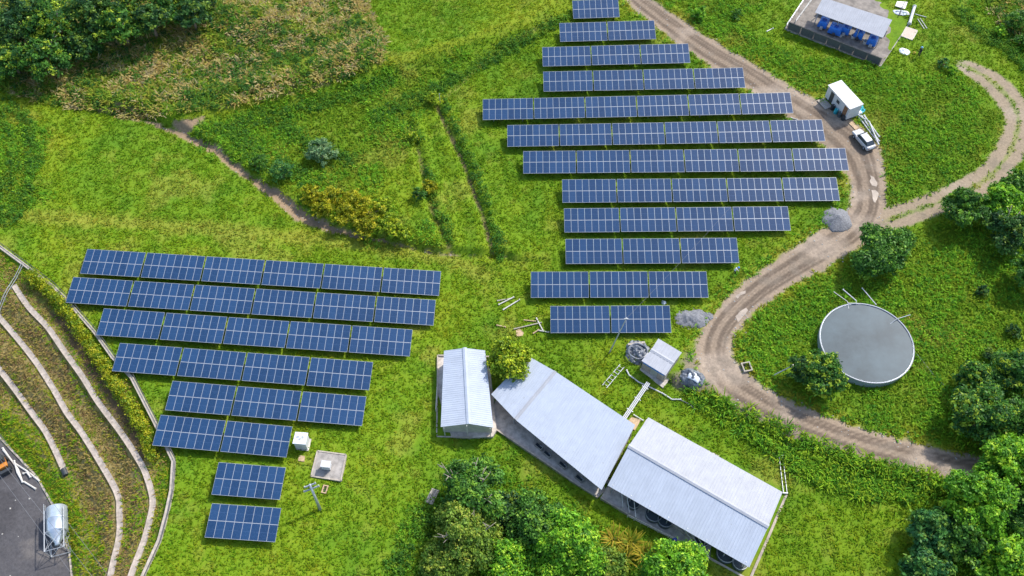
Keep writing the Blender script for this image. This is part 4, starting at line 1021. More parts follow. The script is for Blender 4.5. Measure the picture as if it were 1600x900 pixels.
# shrubs one can tell apart
def shrub(label, u, v, r, pal, leaves=700, size=.26, group='single shrubs in the grass', name='shrub', hc=None):
    return tree(label, u, v, r, hc or r * .7, pal, leaves=leaves, size=size, group=group, name=name, limbs=3, cat='shrub', flat=.75)
shrub('round dark green shrub in the grass right of the top of the road', 1092, 19, 1.5, 'bright', 1500)
shrub('low dark shrub near the top edge, right of the round one', 1152, 22, 1.1, 'mango', 700)
shrub('yellow green shrub at the head of the long furrow', 678, 155, 1.5, 'lime', 1300)
shrub('grey green bushy shrub on the bank above the yellow thicket', 502, 237, 2.4, 'grey', 2600, .30)
shrub('blue green shrub beside the gully left of the grey green shrub', 440, 268, 2.2, 'teal', 1900)
shrub('dark shrub left of the blue green shrub on the gully bank', 405, 255, 1.5, 'mango', 900)
shrub('small dark shrub in the open grass at the right, uppermost', 1536, 455, .95, 'dark', 600)
shrub('round dark shrub right of the tank near the right edge', 1583, 516, 1.1, 'dark', 800)
shrub('dark spiky shrub between the tank and the right hand trees', 1547, 556, 1.1, 'dark', 700)
shrub('low dark shrub in the rough grass below the person by the shelter', 1476, 98, 1.1, 'teal', 600)
shrub('second low shrub in the rough grass, right of the first', 1488, 110, .9, 'bright', 500)
shrub('dark bush on the slope in the upper right corner', 1592, 30, 2.6, 'mango', 2200, .32)
shrub('dark bush at the right edge, lower of the upper right corner', 1606, 62, 2.0, 'mango', 1500, .32)
shrub('smaller bush left of the dark corner bush', 1565, 48, 1.3, 'bright', 800, .3)
shrub('bush with reddish tips halfway along the short furrow', 672, 292, 1.3, 'yellow', 900)
shrub('dark bush at the foot of the reddish tipped bush', 655, 303, 1.2, 'mango', 700)
shrub('low leafy bush at the top of the short furrow', 645, 215, 1.3, 'lime', 800)
for i, (u, v, r, pal, lab) in enumerate([(487, 303, 1.5, 'yellow', 'leftmost golden bush of the thicket beside the gully'), (515, 306, 1.7, 'yellow', 'golden bush second from left in the thicket'), (548, 312, 1.8, 'yellow', 'tall golden bush at the top of the thicket'),
                                        (505, 325, 1.4, 'yellow', 'low golden bush on the gully side of the thicket'), (540, 338, 1.8, 'yellow', 'golden bush in the middle of the thicket'), (575, 328, 1.9, 'yellow', 'broad golden bush right of the middle of the thicket'),
                                        (572, 354, 1.7, 'yellow', 'golden bush low in the thicket nearest the gully'), (605, 350, 1.6, 'lime', 'greener bush at the right end of the thicket'), (600, 322, 1.3, 'lime', 'small greener bush at the upper right of the thicket'), (625, 362, 1.3, 'lime', 'rightmost small bush trailing from the thicket')]):
    shrub(lab, u, v, r * 1.2, pal, 1800, .27, 'golden bushes of the thicket by the gully', 'golden_shrub')
for i, (u, v, r, lab) in enumerate([(960, 842, 1.2, 'leftmost yellow leaved cane plant below the gabled barn'), (985, 850, 1.3, 'middle yellow leaved cane plant below the gabled barn'), (1008, 868, 1.2, 'right yellow leaved cane plant below the gabled barn'), (975, 872, 1.2, 'lower yellow leaved cane plant nearest the bottom edge')]):
    p = at(u, v, .7); z0 = float(h(p.x, p.y)); o = thing('cane_plant', lab, 'plant', (p.x, p.y, z0), 0, 'yellow leaved cane plants below the barn')
    n = 26; V, Fc, c = blades(np.zeros(n) + rng.normal(0, .25, n), rng.normal(0, .25, n), np.zeros(n), 3, np.full(n, 1.6), np.full(n, .16), np.full(n, .75), np.array([(.36, .33, .03), (.20, .27, .03), (.46, .36, .05)])[rng.choice(3, n)])
    np_mesh('leaf_spray', V, Fc, M['blade'], c, o)
    MB().tube([(0, 0, -.2), (0, 0, 1.0)], [.07, .03], 6).tube([(.1, 0, -.2), (.4, .1, .9)], [.05, .02], 6).tube([(-.1, 0, -.2), (-.3, -.2, .9)], [.05, .02], 6).build('stem', M['wood'], o)
# clipped hedge on the terrace side of the boundary wall
hp = smooth_line(W2([(52, 432), (85, 464), (112, 497), (138, 535), (162, 572), (185, 607), (210, 645), (228, 680), (240, 715)]), .35)
hx = np.array([p[0] for p in hp]); hy = np.array([p[1] for p in hp]); hz = h(hx, hy)
o = thing('hedge', 'yellow topped clipped hedge running just below the boundary wall', 'hedge', (hx[0], hy[0], hz[0]))
bl = [(a - hx[0] + rnd.uniform(-.15, .15), b - hy[0] + rnd.uniform(-.15, .15), c - hz[0] + .55, rnd.uniform(.55, .85), 1.1) for a, b, c in zip(hx, hy, hz)]
V, Fc, c = crown_cloud(bl, 16000, .24, [(0.14, 0.23, .012), (0.30, 0.35, .012), (.48, .45, .025)], .6)
bpy.data.objects.remove(o)
V = V + np.array([hx[0], hy[0], hz[0]]); o = np_mesh('hedge', V, Fc, M['leaf'], c); tag(o, 'yellow topped clipped hedge running just below the boundary wall', 'hedge')

# ================================================================== VEHICLES, PEOPLE AND THINGS LYING ABOUT
# ---- car
def prof_body(mb, secs, mi=0):
    """loft rings of equal length"""
    n = len(secs[0]); vs = [p for s in secs for p in s]; fs = []
    for i in range(len(secs) - 1):
        for k in range(n):
            q = (k + 1) % n; fs.append((i * n + k, i * n + q, (i + 1) * n + q, (i + 1) * n + k))
    fs += [tuple(range(n - 1, -1, -1)), tuple((len(secs) - 1) * n + k for k in range(n))]
    return mb.add(vs, fs, mi)
pa, pb = at(1340, 206, .7), at(1360, 229, .7)
pc = (pa + pb) / 2; z0 = float(h(pc.x, pc.y)) + .02
car = thing('parked_car', 'white sedan parked on the dirt road beside the pile of pale pipes', 'car', (pc.x, pc.y, z0), math.atan2((pa - pb).y, (pa - pb).x))
car.scale = (1, 1, 1)
secs = []
for x, zb, zt, hw in [(2.12, .38, .62, .62), (2.02, .28, .74, .78), (1.2, .24, .86, .84), (.75, .22, .92, .85), (-1.3, .22, .96, .85), (-1.95, .26, .93, .80), (-2.12, .36, .70, .66)]:
    secs.append([(x, -hw * .9, zb), (x, -hw, (zb + zt) / 2), (x, -hw * .93, zt), (x, hw * .93, zt), (x, hw, (zb + zt) / 2), (x, hw * .9, zb)])
prof_body(MB(), secs).build('body', M['white'], car, bevel=.05, smooth=False)
secs = []
for x, zt, hw in [(.55, 1.34, .56), (.2, 1.42, .60), (-.9, 1.42, .60), (-1.15, 1.36, .56)]:
    secs.append([(x, -hw, zt - .05), (x, -hw * .85, zt), (x, hw * .85, zt), (x, hw, zt - .05)])
prof_body(MB(), secs).build('roof', M['white'], car, bevel=.03)
MB().add([(1.05, -.70, .92), (1.05, .70, .92), (.5, .57, 1.34), (.5, -.57, 1.34)], [(0, 1, 2, 3)]).build('windscreen', M['glass'], car)
MB().add([(-1.75, -.68, .95), (-1.75, .68, .95), (-1.14, .56, 1.35), (-1.14, -.56, 1.35)], [(3, 2, 1, 0)]).build('rear_window', M['glass'], car)
for s in (-1, 1):
    MB().add([(1.0, s * .77, .93), (-1.7, s * .76, .95), (-1.12, s * .585, 1.33), (.5, s * .585, 1.33)], [(0, 1, 2, 3)]).build('side_window', M['glass'], car)
    for x in (1.3, -1.3):
        wv = MB().tube([(x, s * .66, .31), (x, s * .88, .31)], .31, 18).build('wheel', M['rubber'], car)
        MB().tube([(x, s * .87, .31), (x, s * .895, .31)], .18, 12).build('rim', M['alu'], wv)
    MB().box((2.03, s * .55, .62), (.14, .32, .14)).build('headlight', M['offwhite'], car)
    MB().box((-2.05, s * .55, .72), (.12, .3, .14)).build('tail_light', M['rust'], car)
    MB().box((.75, s * .92, .98), (.16, .16, .12)).build('mirror', M['white'], car)
MB().box((2.08, 0, .40), (.16, 1.3, .14)).build('bumper', M['dark'], car); MB().box((-2.08, 0, .44), (.16, 1.3, .14)).build('bumper', M['dark'], car)

# ---- site cabin on the verge
a, b = at(1289, 150, .5), at(1322, 186, .5)          # foot of the long front side
d = (b - a); ang = math.atan2(d.y, d.x); L = d.length; zc = max(float(h(a.x, a.y)), float(h(b.x, b.y))) + .35
cb = thing('site_cabin', 'white portable site cabin with dark door on the bend of the dirt road', 'cabin', (a.x, a.y, zc), ang)
Wc, Hc = 2.3, 2.35
mb = MB().box((L / 2, Wc / 2, Hc / 2), (L, Wc, Hc)); mb.build('wall', M['white'], cb)
ribquad(MB(), (-.12, -.12, Hc + .06), (L + .12, -.12, Hc + .06), (L + .12, Wc + .12, Hc + .16), (-.12, Wc + .12, Hc + .16), .5, .05, .02).build('roof', M['white'], cb)
MB().box((L * .24, -.012, 1.02), (.8, .05, 1.95)).build('door', M['dark'], cb)
wf = MB().box((L * .52, -.02, 1.45), (.85, .06, .75)).build('window', M['offwhite'], cb); MB().box((L * .52, -.055, 1.45), (.68, .02, .58)).build('pane', M['glass'], wf)
MB().box((L * .86, -.015, 1.05), (.8, .05, 2.0)).build('door', M['rust'], cb)
for k in (.05, .95):
    MB().box((L * k, Wc / 2, -.3), (.3, Wc * .9, .6)).build('skid', M['darksteel'], cb)
MB().box((L * .2, -.75, -.28), (2.2, 1.4, .1)).build('step_deck', M['oldwood'], cb)
keepout([a, b, b + Vector((-d.y, d.x, 0)).normalized() * Wc, a + Vector((-d.y, d.x, 0)).normalized() * Wc])
for i, (u, v, m, k) in enumerate([(1301, 168, 'cloth_dark', 'dark drum by the cabin door, uppermost of the row'), (1306, 174, 'teal', 'teal drum beside the cabin wall'), (1312, 179, 'tankdark', 'dark drum third along the cabin wall'), (1318, 184, 'dark', 'black drum at the right corner of the cabin')]):
    p = at(u, v, .4); p.z = float(h(p.x, p.y)); o = thing('drum', k, 'drum', p, 0, 'drums standing along the cabin wall')
    MB().lathe([(0, 0), (.3, 0), (.3, .28), (.33, .3), (.3, .32), (.3, .58), (.33, .6), (.3, .62), (.3, .88), (.27, .86), (0, .86)], 16).build('shell', M[m], o)
    MB().lathe([(0, .9), (.06, .9), (.06, .86)], 10, c=(.15, 0, 0)).build('cap', M['offwhite'], o)

# ---- crumpled heaps
def heap(name, label, cat, u, v, rx, ry, hh, m, rough=.25, seed=0, sharp=1.0, extra=None, rz=0.0):
    p = at(u, v, 0); n = 34; vs = []; fs = []
    o = thing(name, label, cat, (p.x, p.y, float(h(p.x, p.y)) - .03), rz)
    xs = np.linspace(-1.05, 1.05, n); X, Y = np.meshgrid(xs, xs); rr = np.hypot(X, Y); an = np.arctan2(Y, X)
    edge = 1 + .22 * (fbm(np.cos(an) * 2 + 9, np.sin(an) * 2 + seed * 3.1, 1.0, 2, seed) - .5) * 2
    q = np.clip(1 - rr / edge, 0, 1)
    Z = hh * (q ** sharp) * (1 + rough * 2 * (fbm(X * rx + 40, Y * ry, .55, 3, seed + 3) - .5)) + np.where(q > 0, rough * .22 * (fbm(X * rx, Y * ry, .3, 2, seed + 5) - .3), 0)
    c, s = math.cos(rz), math.sin(rz); wx, wy = p.x + X * rx * c - Y * ry * s, p.y + X * rx * s + Y * ry * c
    Z = np.where(q > 0, Z + h(wx, wy) - h(p.x, p.y) + .03, -.25)
    V = np.stack([X * rx, Y * ry, Z], -1).reshape(-1, 3); I = np.arange(n * n).reshape(n, n)
    qd = np.stack([I[:-1, :-1], I[:-1, 1:], I[1:, 1:], I[1:, :-1]], -1).reshape(-1, 4); keepq = (q.reshape(-1)[qd] > 0).any(1)
    used, inv = np.unique(qd[keepq].ravel(), return_inverse=True)
    ob = np_mesh('pile', V[used], inv.reshape(-1, 4), M[m], None, o); ob.data.polygons.foreach_set('use_smooth', [m == 'gravel'] * len(ob.data.polygons))
    return o
def stones(o, n, rx, ry, m='stone', s=(.06, .16), name='loose_stone'):
    mb = MB()
    for i in range(n):
        a = rnd.uniform(0, 6.28); r = rnd.uniform(.75, 1.15); x, y = math.cos(a) * rx * r, math.sin(a) * ry * r; k = rnd.uniform(*s)
        zz = float(h(o.location.x + x, o.location.y + y)) - o.location.z
        mb.box((x, y, zz + k * .3), (k * 1.3, k, k * .8), rot=Matrix.Rotation(rnd.uniform(0, 6), 3, 'Z') @ Matrix.Rotation(rnd.uniform(-.5, .5), 3, 'X'), taper=.6)
    q = mb.build(name, M[m], o); q['kind'] = 'stuff'
o = heap('gravel_pile', 'smooth grey mound of crushed gravel beside the dirt road', 'gravel pile', 1308, 344, 2.25, 2.35, 1.15, 'gravel', .10, 1, .8); stones(o, 30, 2.25, 2.2)
o = heap('gravel_pile', 'ragged grey rubble heap right of the lowest two solar tables', 'rubble pile', 1082, 499, 2.3, 1.7, .75, 'gravel', .5, 2, .8); stones(o, 40, 2.2, 1.6)
o2 = heap('gravel_pile', 'small rubble spill touching the ragged grey rubble heap', 'rubble pile', 1104, 494, 1.0, .7, .35, 'gravel', .5, 9, .8)
o = heap('tarp_heap', 'crumpled dark grey tarpaulin heap at the left of the small pump shed', 'tarpaulin', 996, 550, 1.65, 1.75, .55, 'tarp', .9, 3, .55)
wt = MB().tube([(math.cos(t) * 1.25, math.sin(t) * 1.15 - .15, .5 + .06 * math.sin(5 * t)) for t in np.linspace(0, 6.283, 26)], .14, 7).build('rolled_edge', M['tarp'], o)
MB().box((-.1, 1.05, .5), (2.3, .3, .14), R(8)).build('board', M['oldwood'], o)
o = heap('tarp_heap', 'grey tarpaulin bundle with white sheet on top, beside the road bend', 'tarpaulin', 1081, 591, 1.75, 1.35, .9, 'tarp', .7, 4, .6, rz=R(-30))
mb = MB()
for i in range(9):
    for j in range(5): pass
X, Y = np.meshgrid(np.linspace(-.55, 1.05, 12), np.linspace(-.6, .5, 9)); Z = .93 - .35 * (X - .1) ** 2 - .5 * Y ** 2 + .16 * (fbm(X, Y, .35, 2, 77) - .5)
I = np.arange(108).reshape(9, 12); qd = np.stack([I[:-1, :-1], I[:-1, 1:], I[1:, 1:], I[1:, :-1]], -1).reshape(-1, 4)
np_mesh('white_sheet', np.stack([X, Y, Z], -1).reshape(-1, 3), qd, M['whitetarp'], None, o).modifiers.new('solid', 'SOLIDIFY').thickness = .03
for i in range(5):
    a = rnd.uniform(1.9, 3.0); MB().box((math.cos(a) * 1.5, math.sin(a) * 1.1, .18), (.3, .22, .25), rnd.uniform(0, 3), taper=.7).build('stone', M['offwhite'], o)
o = heap('tarp_heap', 'bright teal tarpaulin crumpled beside the right end of the white cabin', 'tarpaulin', 1339, 171, 1.2, 1.0, .7, 'teal', .9, 6, .6); MB().box((.1, -.9, .25), (.9, .8, .4), .4, taper=.7).build('white_bag', M['whitetarp'], o, bevel=.08)
o = heap('tarp_heap', 'pale curled plastic sheet left of the long white pipe in the grass', 'plastic sheet', 1408, 20, 1.4, .7, .35, 'whitetarp', .8, 7, .5, rz=R(-12)); MB().tube([(-.9, .1, .25), (.9, -.1, .3)], .14).build('rolled_edge', M['whitetarp'], o)
o = heap('tarp_heap', 'white torn sheet on the grass left of the standing person', 'plastic sheet', 1413, 81, .85, .85, .28, 'whitetarp', .8, 8, .4)
o = heap('tarp_heap', 'pale crumpled sack beside the eleventh row of the right field', 'sack', 1037, 473, .35, .35, .4, 'whitetarp', .5, 12, .7)
# ---- flat boards and sheets
def board(name, label, cat, px, z, th, m, parts=None):
    P = [at(u, v, z) for u, v in px]; zt = max(float(h(p.x, p.y)) for p in P) + z
    P = [Vector((*gz(u, v, zt), zt)) for u, v in px]; c = sum(P, Vector()) / len(P); c.z = zt - th
    o = thing(name, label, cat, c); rel(o, MB().slab(P, zt - th, zt)).build('board', M[m], o); keepout(P)
    mb = MB()
    for a, b in zip(P, P[1:] + P[:1]): wall_seg(mb, a.lerp(b, .02), b.lerp(a, .02), zt - th - .04, zt - .015 + .03, .06)
    rel(o, mb).build('edge', M['offwhite' if m != 'wood' else 'wood'], o)
    return o
board('roof_sheet', 'square tan sheet lying at the right end of the open shelter', 'sheet', [(1408, 56), (1426, 62.5), (1434, 47.5), (1416, 41.5)], .12, .06, 'tan')
board('roof_sheet', 'grey white sheet lying at the top edge right of the shelter', 'sheet', [(1399, 9), (1414, 13.5), (1418, 3), (1402, 2)], .2, .06, 'steel')
board('plank', 'tan plywood strip on the road between cabin and car', 'plank', [(1326, 192), (1337, 203), (1341, 199), (1330, 188)], .1, .06, 'wood')
board('plywood', 'small tan plywood square in the grass below the white cabinet', 'board', [(466, 719.5), (475, 721), (476, 713), (468, 711.5)], .08, .05, 'wood')
board('plywood', 'torn cardboard coloured board left of the lowest solar row', 'board', [(806, 525), (816, 525), (818, 520), (812, 514), (807, 516)], .06, .04, 'wood')
board('hatch', 'brown earth hatch between the two barns, behind the gap', 'hatch', [(978, 662), (992, 672), (1001, 656), (987, 652)], .15, .1, 'wood')
# open wooden frames
def frame_box(name, label, u, v, sx, sy, hh, rz, m='oldwood'):
    p = at(u, v, 0); o = thing(name, label, 'frame', (p.x, p.y, float(h(p.x, p.y))), rz)
    for x in (-1, 1): MB().box((x * sx / 2, 0, hh / 2), (.14, sy + .14, hh)).build('side_board', M[m], o)
    for y in (-1, 1): MB().box((0, y * sy / 2, hh / 2 - .01), (sx - .14, .13, hh - .02)).build('end_board', M[m], o)
    MB().box((0, 0, -.02), (sx - .2, sy - .2, .1)).build('bottom', M['dark'], o)
    return o
frame_box('valve_box', 'open square wooden frame at the edge of the road bend', 1166, 575, 1.05, 1.2, .45, R(12), 'pale')
frame_box('wooden_frame', 'small yellowish wooden frame in the grass right of the cross shaped pole', 508, 765, .5, .9, .2, R(-10), 'wood')
# ladder on the grass
a, b = at(944.5, 604, .1), at(972, 571.5, .1); d = (b - a).normalized(); s = Vector((-d.y, d.x, 0)) * .33; L = (b - a).length
o = thing('ladder', 'white ladder lying flat on the grass above the bent barn', 'ladder', a)
for k in (-1, 1): rel(o, MB().tube([a + s * k, b + s * k], .055, 6)).build('stile', M['white'], o)
for i in range(7): p = a + d * (L * (i + .5) / 7); rel(o, MB().tube([p - s, p + s], .045, 6)).build('rung', M['white'], o)
# cable tray of three pipes and the pipe that crosses it
a, b = at(1013, 598, .8), at(973, 657, .8)
o = thing('pipe_rack', 'three parallel white pipes carried from the bent barn to the pump shed', 'pipe', a)
d = (b - a).normalized(); s = Vector((-d.y, d.x, 0))
for k in (-.2, 0, .2): rel(o, MB().tube([a + s * k, b + s * k], .075, 8)).build('tube', M['white'], o)
for t in (.12, .42, .72, .95):
    p = a.lerp(b, t); z = float(h(p.x, p.y)); rel(o, MB().box((p.x, p.y, p.z - .1), (.1, .9, .08), math.atan2(d.y, d.x)).box((p.x + s.x * .3, p.y + s.y * .3, (p.z + z) / 2 - .2), (.08, .08, p.z - z)).box((p.x - s.x * .3, p.y - s.y * .3, (p.z + z) / 2 - .2), (.08, .08, p.z - z))).build('bracket', M['steel'], o)
wpipe('ground_pipe', 'bent white pipe passing under the pipe rack in front of the pump shed', 'pipe', [(979, 578, .2), (983, 586, .2), (998, 597, .2), (1020, 607, .2), (1036, 615, .2), (1050, 624, .18), (1064, 624, .15)], .09, M['white'])
wpipe('ground_pipe', 'grey hose end lying in the weeds right of the pump shed', 'hose', [(1064, 625, .12), (1078, 632, .12), (1086, 640, .12)], .06, M['wire'])
wpipe('ground_pipe', 'short white pipe lying behind the gap between the barns', 'pipe', [(990, 648, .15), (1005, 657, .15)], .08, M['white'])
wpipe('ground_pipe', 'thick long white pipe lying beyond the open shelter', 'pipe', [(1429, 10, .3), (1421, 37, .3)], .26, M['white'])
wpipe('ground_pipe', 'dark thin post lying across the pale curled sheet', 'pipe', [(1413, 4, .8), (1405, 24, .3)], .07, M['darksteel'])
for i, (u0, v0, u1, v1, lab) in enumerate([(1434, 30, 1444, 45, 'pale stick fanning right of the long white pipe, leftmost'), (1438, 29, 1448, 44, 'second pale stick fanning right of the long white pipe'), (1430, 22, 1448, 27, 'thin grey bar across the grass beside the long white pipe')]):
    wpipe('stick', lab, 'stick', [(u0, v0, .1), (u1, v1, .1)], .07, M['offwhite' if i < 2 else 'steel'], 'sticks beside the long white pipe')
for i, (u0, v0, u1, v1, lab) in enumerate([(1342, 183, 1371, 222, 'leftmost long pale pipe of the bundle beside the car'), (1346, 181, 1374, 221, 'middle long pale pipe of the bundle beside the car'), (1350, 180, 1374, 214, 'rightmost long pale pipe of the bundle beside the car'), (1339, 178, 1352, 187, 'short pale pipe at the cabin end of the bundle'), (1358, 190, 1373, 226, 'thin pipe lying aslant over the bundle beside the car')]):
    wpipe('pipe_length', lab, 'pipe', [(u0, v0, .15 + .08 * i), (u1, v1, .15 + .08 * i)], .11, M['white'], 'pale pipes lying beside the car')
wpipe('stick', 'white bar lying by the road at the right end of the sixth solar row', 'stick', [(1236, 184, .1), (1246, 187, .1)], .08, M['white'])
wpipe('stick', 'thin pale pole lying at the left verge of the right hand fence', 'stick', [(1198, 49, .1), (1208, 44, .1)], .08, M['white'])
for i, (u0, v0, u1, v1, lab, m) in enumerate([(777, 470, 800, 466, 'upper pale stick of the loose group left of the eleventh row', 'oldwood'), (779, 476, 803, 464, 'long pale stick crossing the upper stick', 'offwhite'), (786, 484, 812, 468, 'lower white stick of the loose group left of the eleventh row', 'offwhite'), (776, 508, 790, 511, 'short tan stick in the grass above the leafy shed tree', 'wood'),
                                          (803, 514, 846, 504, 'long pale pole lying left of the lowest solar row', 'oldwood'), (838, 497, 848, 516, 'white bar crossing the long pale pole', 'offwhite'), (818, 500, 837, 502, 'tan plank end above the long pale pole', 'wood'), (840, 516, 858, 519, 'pale bar touching the lowest solar row', 'offwhite'), (833, 521, 842, 515, 'short tan bar below the crossing bar', 'wood')]):
    wpipe('stick', lab, 'stick', [(u0, v0, .12 + .03 * (i % 3)), (u1, v1, .12 + .03 * (i % 3))], .09, M[m], 'loose poles and sticks left of the lower solar rows')
for i in range(5):
    k = i * 2.3; wpipe('log', ['leftmost', 'second', 'middle', 'fourth', 'rightmost'][i] + ' grey pole of the small stack beside the half bare tree', 'log', [(665 + k, 784 + k * .5, .15 + .1 * (i % 2)), (676 + k, 764 + k * .3, .15 + .1 * (i % 2))], .11, M['oldwood'], 'poles stacked beside the half bare tree')

# ---- silo lying by the yard edge: axis along its length
a, b = at(87.5, 792, 1.25), at(90, 862, 1.25)
ang = math.atan2((b - a).y, (b - a).x); L = (b - a).length
so = thing('feed_silo', 'silver metal feed silo with conical hopper and open frame legs on the dark yard', 'silo', (a.x, a.y, ZYARD), ang)
Mx = Matrix.Rotation(R(90), 3, 'Y'); rS = 1.22; cl = L * .56
MB().lathe([(0.0, -.28), (.45, -.2), (rS * .9, .0), (rS, .12), (rS, cl * .5), (rS + .03, cl * .5 + .03), (rS, cl * .5 + .06), (rS, cl)], 32, c=(0, 0, 1.25), M=Mx).build('barrel', M['silo'], so, smooth=True)
MB().lathe([(rS, cl), (.30, cl + L * .25), (.30, cl + L * .30), (0, cl + L * .30)], 32, c=(0, 0, 1.25), M=Mx).build('hopper', M['silo'], so, smooth=True)
for ay in (-1, 1):
    for az in (-1, 1):
        MB().tube([(.5, ay * 1.12, 1.25 + az * .95), (L + .05, ay * 1.12, 1.25 + az * 1.02)], .06, 6).build('leg', M['steel'], so)
mb = MB(); c4 = [(ay * 1.12, 1.25 + az * 1.0) for ay, az in ((-1, -1), (1, -1), (1, 1), (-1, 1))]
for x in (cl + .15, L):
    for i in range(4): mb.tube([(x, *c4[i]), (x, *c4[(i + 1) % 4])], .045, 6)
for i in range(4):
    mb.tube([(cl + .15, *c4[i]), (L, *c4[(i + 1) % 4])], .03, 5); mb.tube([(L, *c4[i]), (cl + .15, *c4[(i + 1) % 4])], .03, 5)
mb.build('brace', M['steel'], so)
mb = MB()
for k in (0, .42): mb.tube([(-.55, -1.27, 1.5 + k), (cl * .45, -1.27, 1.5 + k)], .035, 5)
for i in range(8): mb.tube([(-.5 + i * cl * .07, -1.27, 1.5), (-.5 + i * cl * .07, -1.27, 1.92)], .025, 5)
mb.build('ladder', M['steel'], so)
# pale pipes along the yard edge and the machine at the left
for i, (pts, lab) in enumerate([([(5, 703, .1), (20, 722, .1), (45, 738, .1), (62, 752, .1)], 'long pale hose along the edge of the dark yard'), ([(22, 720, .15), (27, 738, .15), (36, 754, .15)], 'pale pipe crossing the middle of the yard edge bundle'), ([(4, 700, .1), (14, 714, .1), (28, 733, .1), (35, 753, .1)], 'left pale pipe of the bundle on the yard'), ([(38, 753, .1), (56, 764, .1)], 'short pale pipe at the lower end of the yard bundle'), ([(36, 740, .2), (42, 738, .2), (48, 746, .2)], 'curved pale hose loop on the yard bundle')]):
    wpipe('pipe_length', lab, 'pipe', pts, .11, M['offwhite'], 'pale pipes on the dark yard')
p = at(3, 724, .8); p.z = ZYARD
o = thing('loader', 'orange and black machine cut by the left edge on the dark yard', 'machine', p, R(-55))
MB().box((0, 0, .75), (1.5, 1.0, .6)).build('body', M['orange'], o, bevel=.06); MB().box((-.35, 0, 1.35), (1.1, 1.05, .9), taper=.8).build('cab', M['dark'], o, bevel=.05)
for x in (-.7, .7):
    for y in (-.6, .6): MB().tube([(x, y - .12, .38), (x, y + .12, .38)], .38, 14).build('wheel', M['rubber'], o)
MB().box((1.2, 0, .5), (.4, 1.3, .6)).build('bucket', M['dark'], o)

# ---- cross shaped power pole, leaning pole, small pole
p = at(501, 798, 0); p.z = float(h(p.x, p.y)); top = at(483, 756, 0)
o = thing('utility_pole', 'grey metal pole with two crossarms standing in the left lawn', 'pole', p)
zt = 4.9; tv = Vector((*gz(484, 757, p.z + zt), p.z + zt)) - p
MB().tube([(0, 0, -.4), tv], [.20, .13], 10).build('pole', M['steel'], o, smooth=True)
ad = Vector((*gz(499, 766, p.z + 4.2), 0)) - Vector((*gz(476, 775, p.z + 4.2), 0)); ad.normalize()
for k, hl in ((.84, .95), (.97, .7)):
    c = tv * k
    for sft in (-.09, .09): MB().box(c + Vector((0, 0, sft * 1.2)), (2 * hl, .09, .09), math.atan2(ad.y, ad.x)).build('crossarm', M['alu'], o)
    for e in (-.9, .9): MB().lathe([(.05, 0), (.07, .06), (.04, .1), (.07, .14), (.04, .2), (0, .2)], 10, c=c + ad * hl * e + Vector((0, 0, .14))).build('insulator', M['offwhite'], o)
p = at(951, 552, 0); p.z = float(h(p.x, p.y)); o = thing('utility_pole', 'slim dark grey pole leaning in front of the lowest solar row', 'pole', p)
tv = Vector((*gz(979, 497, p.z + 7.0), p.z + 7.0)) - p
MB().tube([(0, 0, -.4), tv], [.11, .07], 8).build('pole', M['steel'], o); MB().box(tv * .985, (.5, .08, .08)).build('crossarm', M['steel'], o)
tipw = p + tv
p = at(1202, 588, 0); p.z = float(h(p.x, p.y)); o = thing('utility_pole', 'short leaning grey pole beside the road left of the tank tree', 'pole', p)
tv = Vector((*gz(1239, 571, p.z + 3.0), p.z + 3.0)) - p
MB().tube([(0, 0, -.4), tv], [.09, .07], 8).build('pole', M['steel'], o); MB().box(tv * .97, (.5, .1, .1), .8).build('crossarm', M['offwhite'], o)
p = at(688, 165, 0); p.z = float(h(p.x, p.y)); o = thing('marker_post', 'thin grey post behind the yellow green shrub at the furrow head', 'post', p)
MB().tube([(0, 0, -.3), (0, 0, 2.6)], .06, 8).build('post', M['steel'], o); MB().lathe([(.09, 2.6), (0, 2.7)], 8).build('cap', M['steel'], o)
def wire(label, p, q, sag, r, group='overhead wires'):
    o = thing('overhead_wire', label, 'wire', p, 0, group); n = 24
    rel(o, MB().tube([p.lerp(q, i / n) + Vector((0, 0, -4 * sag * (i / n) * (1 - i / n))) for i in range(n + 1)], r, 5)).build('cable', M['wire'], o)
wire('thin wire rising from the leaning pole over the right solar rows', tipw, Vector((*gz(1140, 325, 9.0), 9.0)), 0.5, .012)
for (a, b, lab) in (((-40, 690), (150, 950), 'leftmost overhead wire crossing the dark yard'), ((-40, 668), (190, 960), 'middle overhead wire crossing the dark yard above the silo'), ((-30, 640), (215, 960), 'right overhead wire crossing the yard and the grass strip')):
    wire(lab, Vector((*gz(a[0], a[1], 5.5), 5.5)), Vector((*gz(b[0], b[1], 5.5), 5.5)), .6, .018)

# ---- white cabinets on the left lawn
p = at(474, 695, 0); p.z = float(h(p.x, p.y)); o = thing('inverter_cabinet', 'tall white cabinet with weathered top beside the sixth left solar row', 'cabinet', p, R(-5))
MB().box((0, 0, 1.0), (1.45, 1.35, 1.7)).build('body', M['white'], o, bevel=.03); MB().box((0, 0, 1.9), (1.6, 1.55, .09)).build('roof', M['whitetarp'], o)
MB().box((0, 0, .05), (1.7, 1.6, .22)).build('plinth', M['concrete'], o)
for s in (-1, 1): dr = MB().box((s * .35, -.685, 1.0), (.66, .03, 1.5)).build('door', M['white'], o); MB().box((s * .08, -.71, 1.0), (.05, .03, .2)).build('handle', M['steel'], dr)
for i in range(3): MB().box((-.35 + .3 * i, .15 * (-1) ** i, 1.96), (.34, .22, .03), i).build('roof_patch', M['steel'], o)
P = [(486, 744), (532.5, 751), (540.5, 710.5), (496, 704.5)]
c = at(514, 728, .2); o = thing('concrete_pad', 'square grey concrete pad with pale rim in the left lawn', 'concrete pad', c); zt = c.z + .1
Pw = [Vector((*gz(u, v, zt), zt)) for u, v in P]; keepout(Pw)
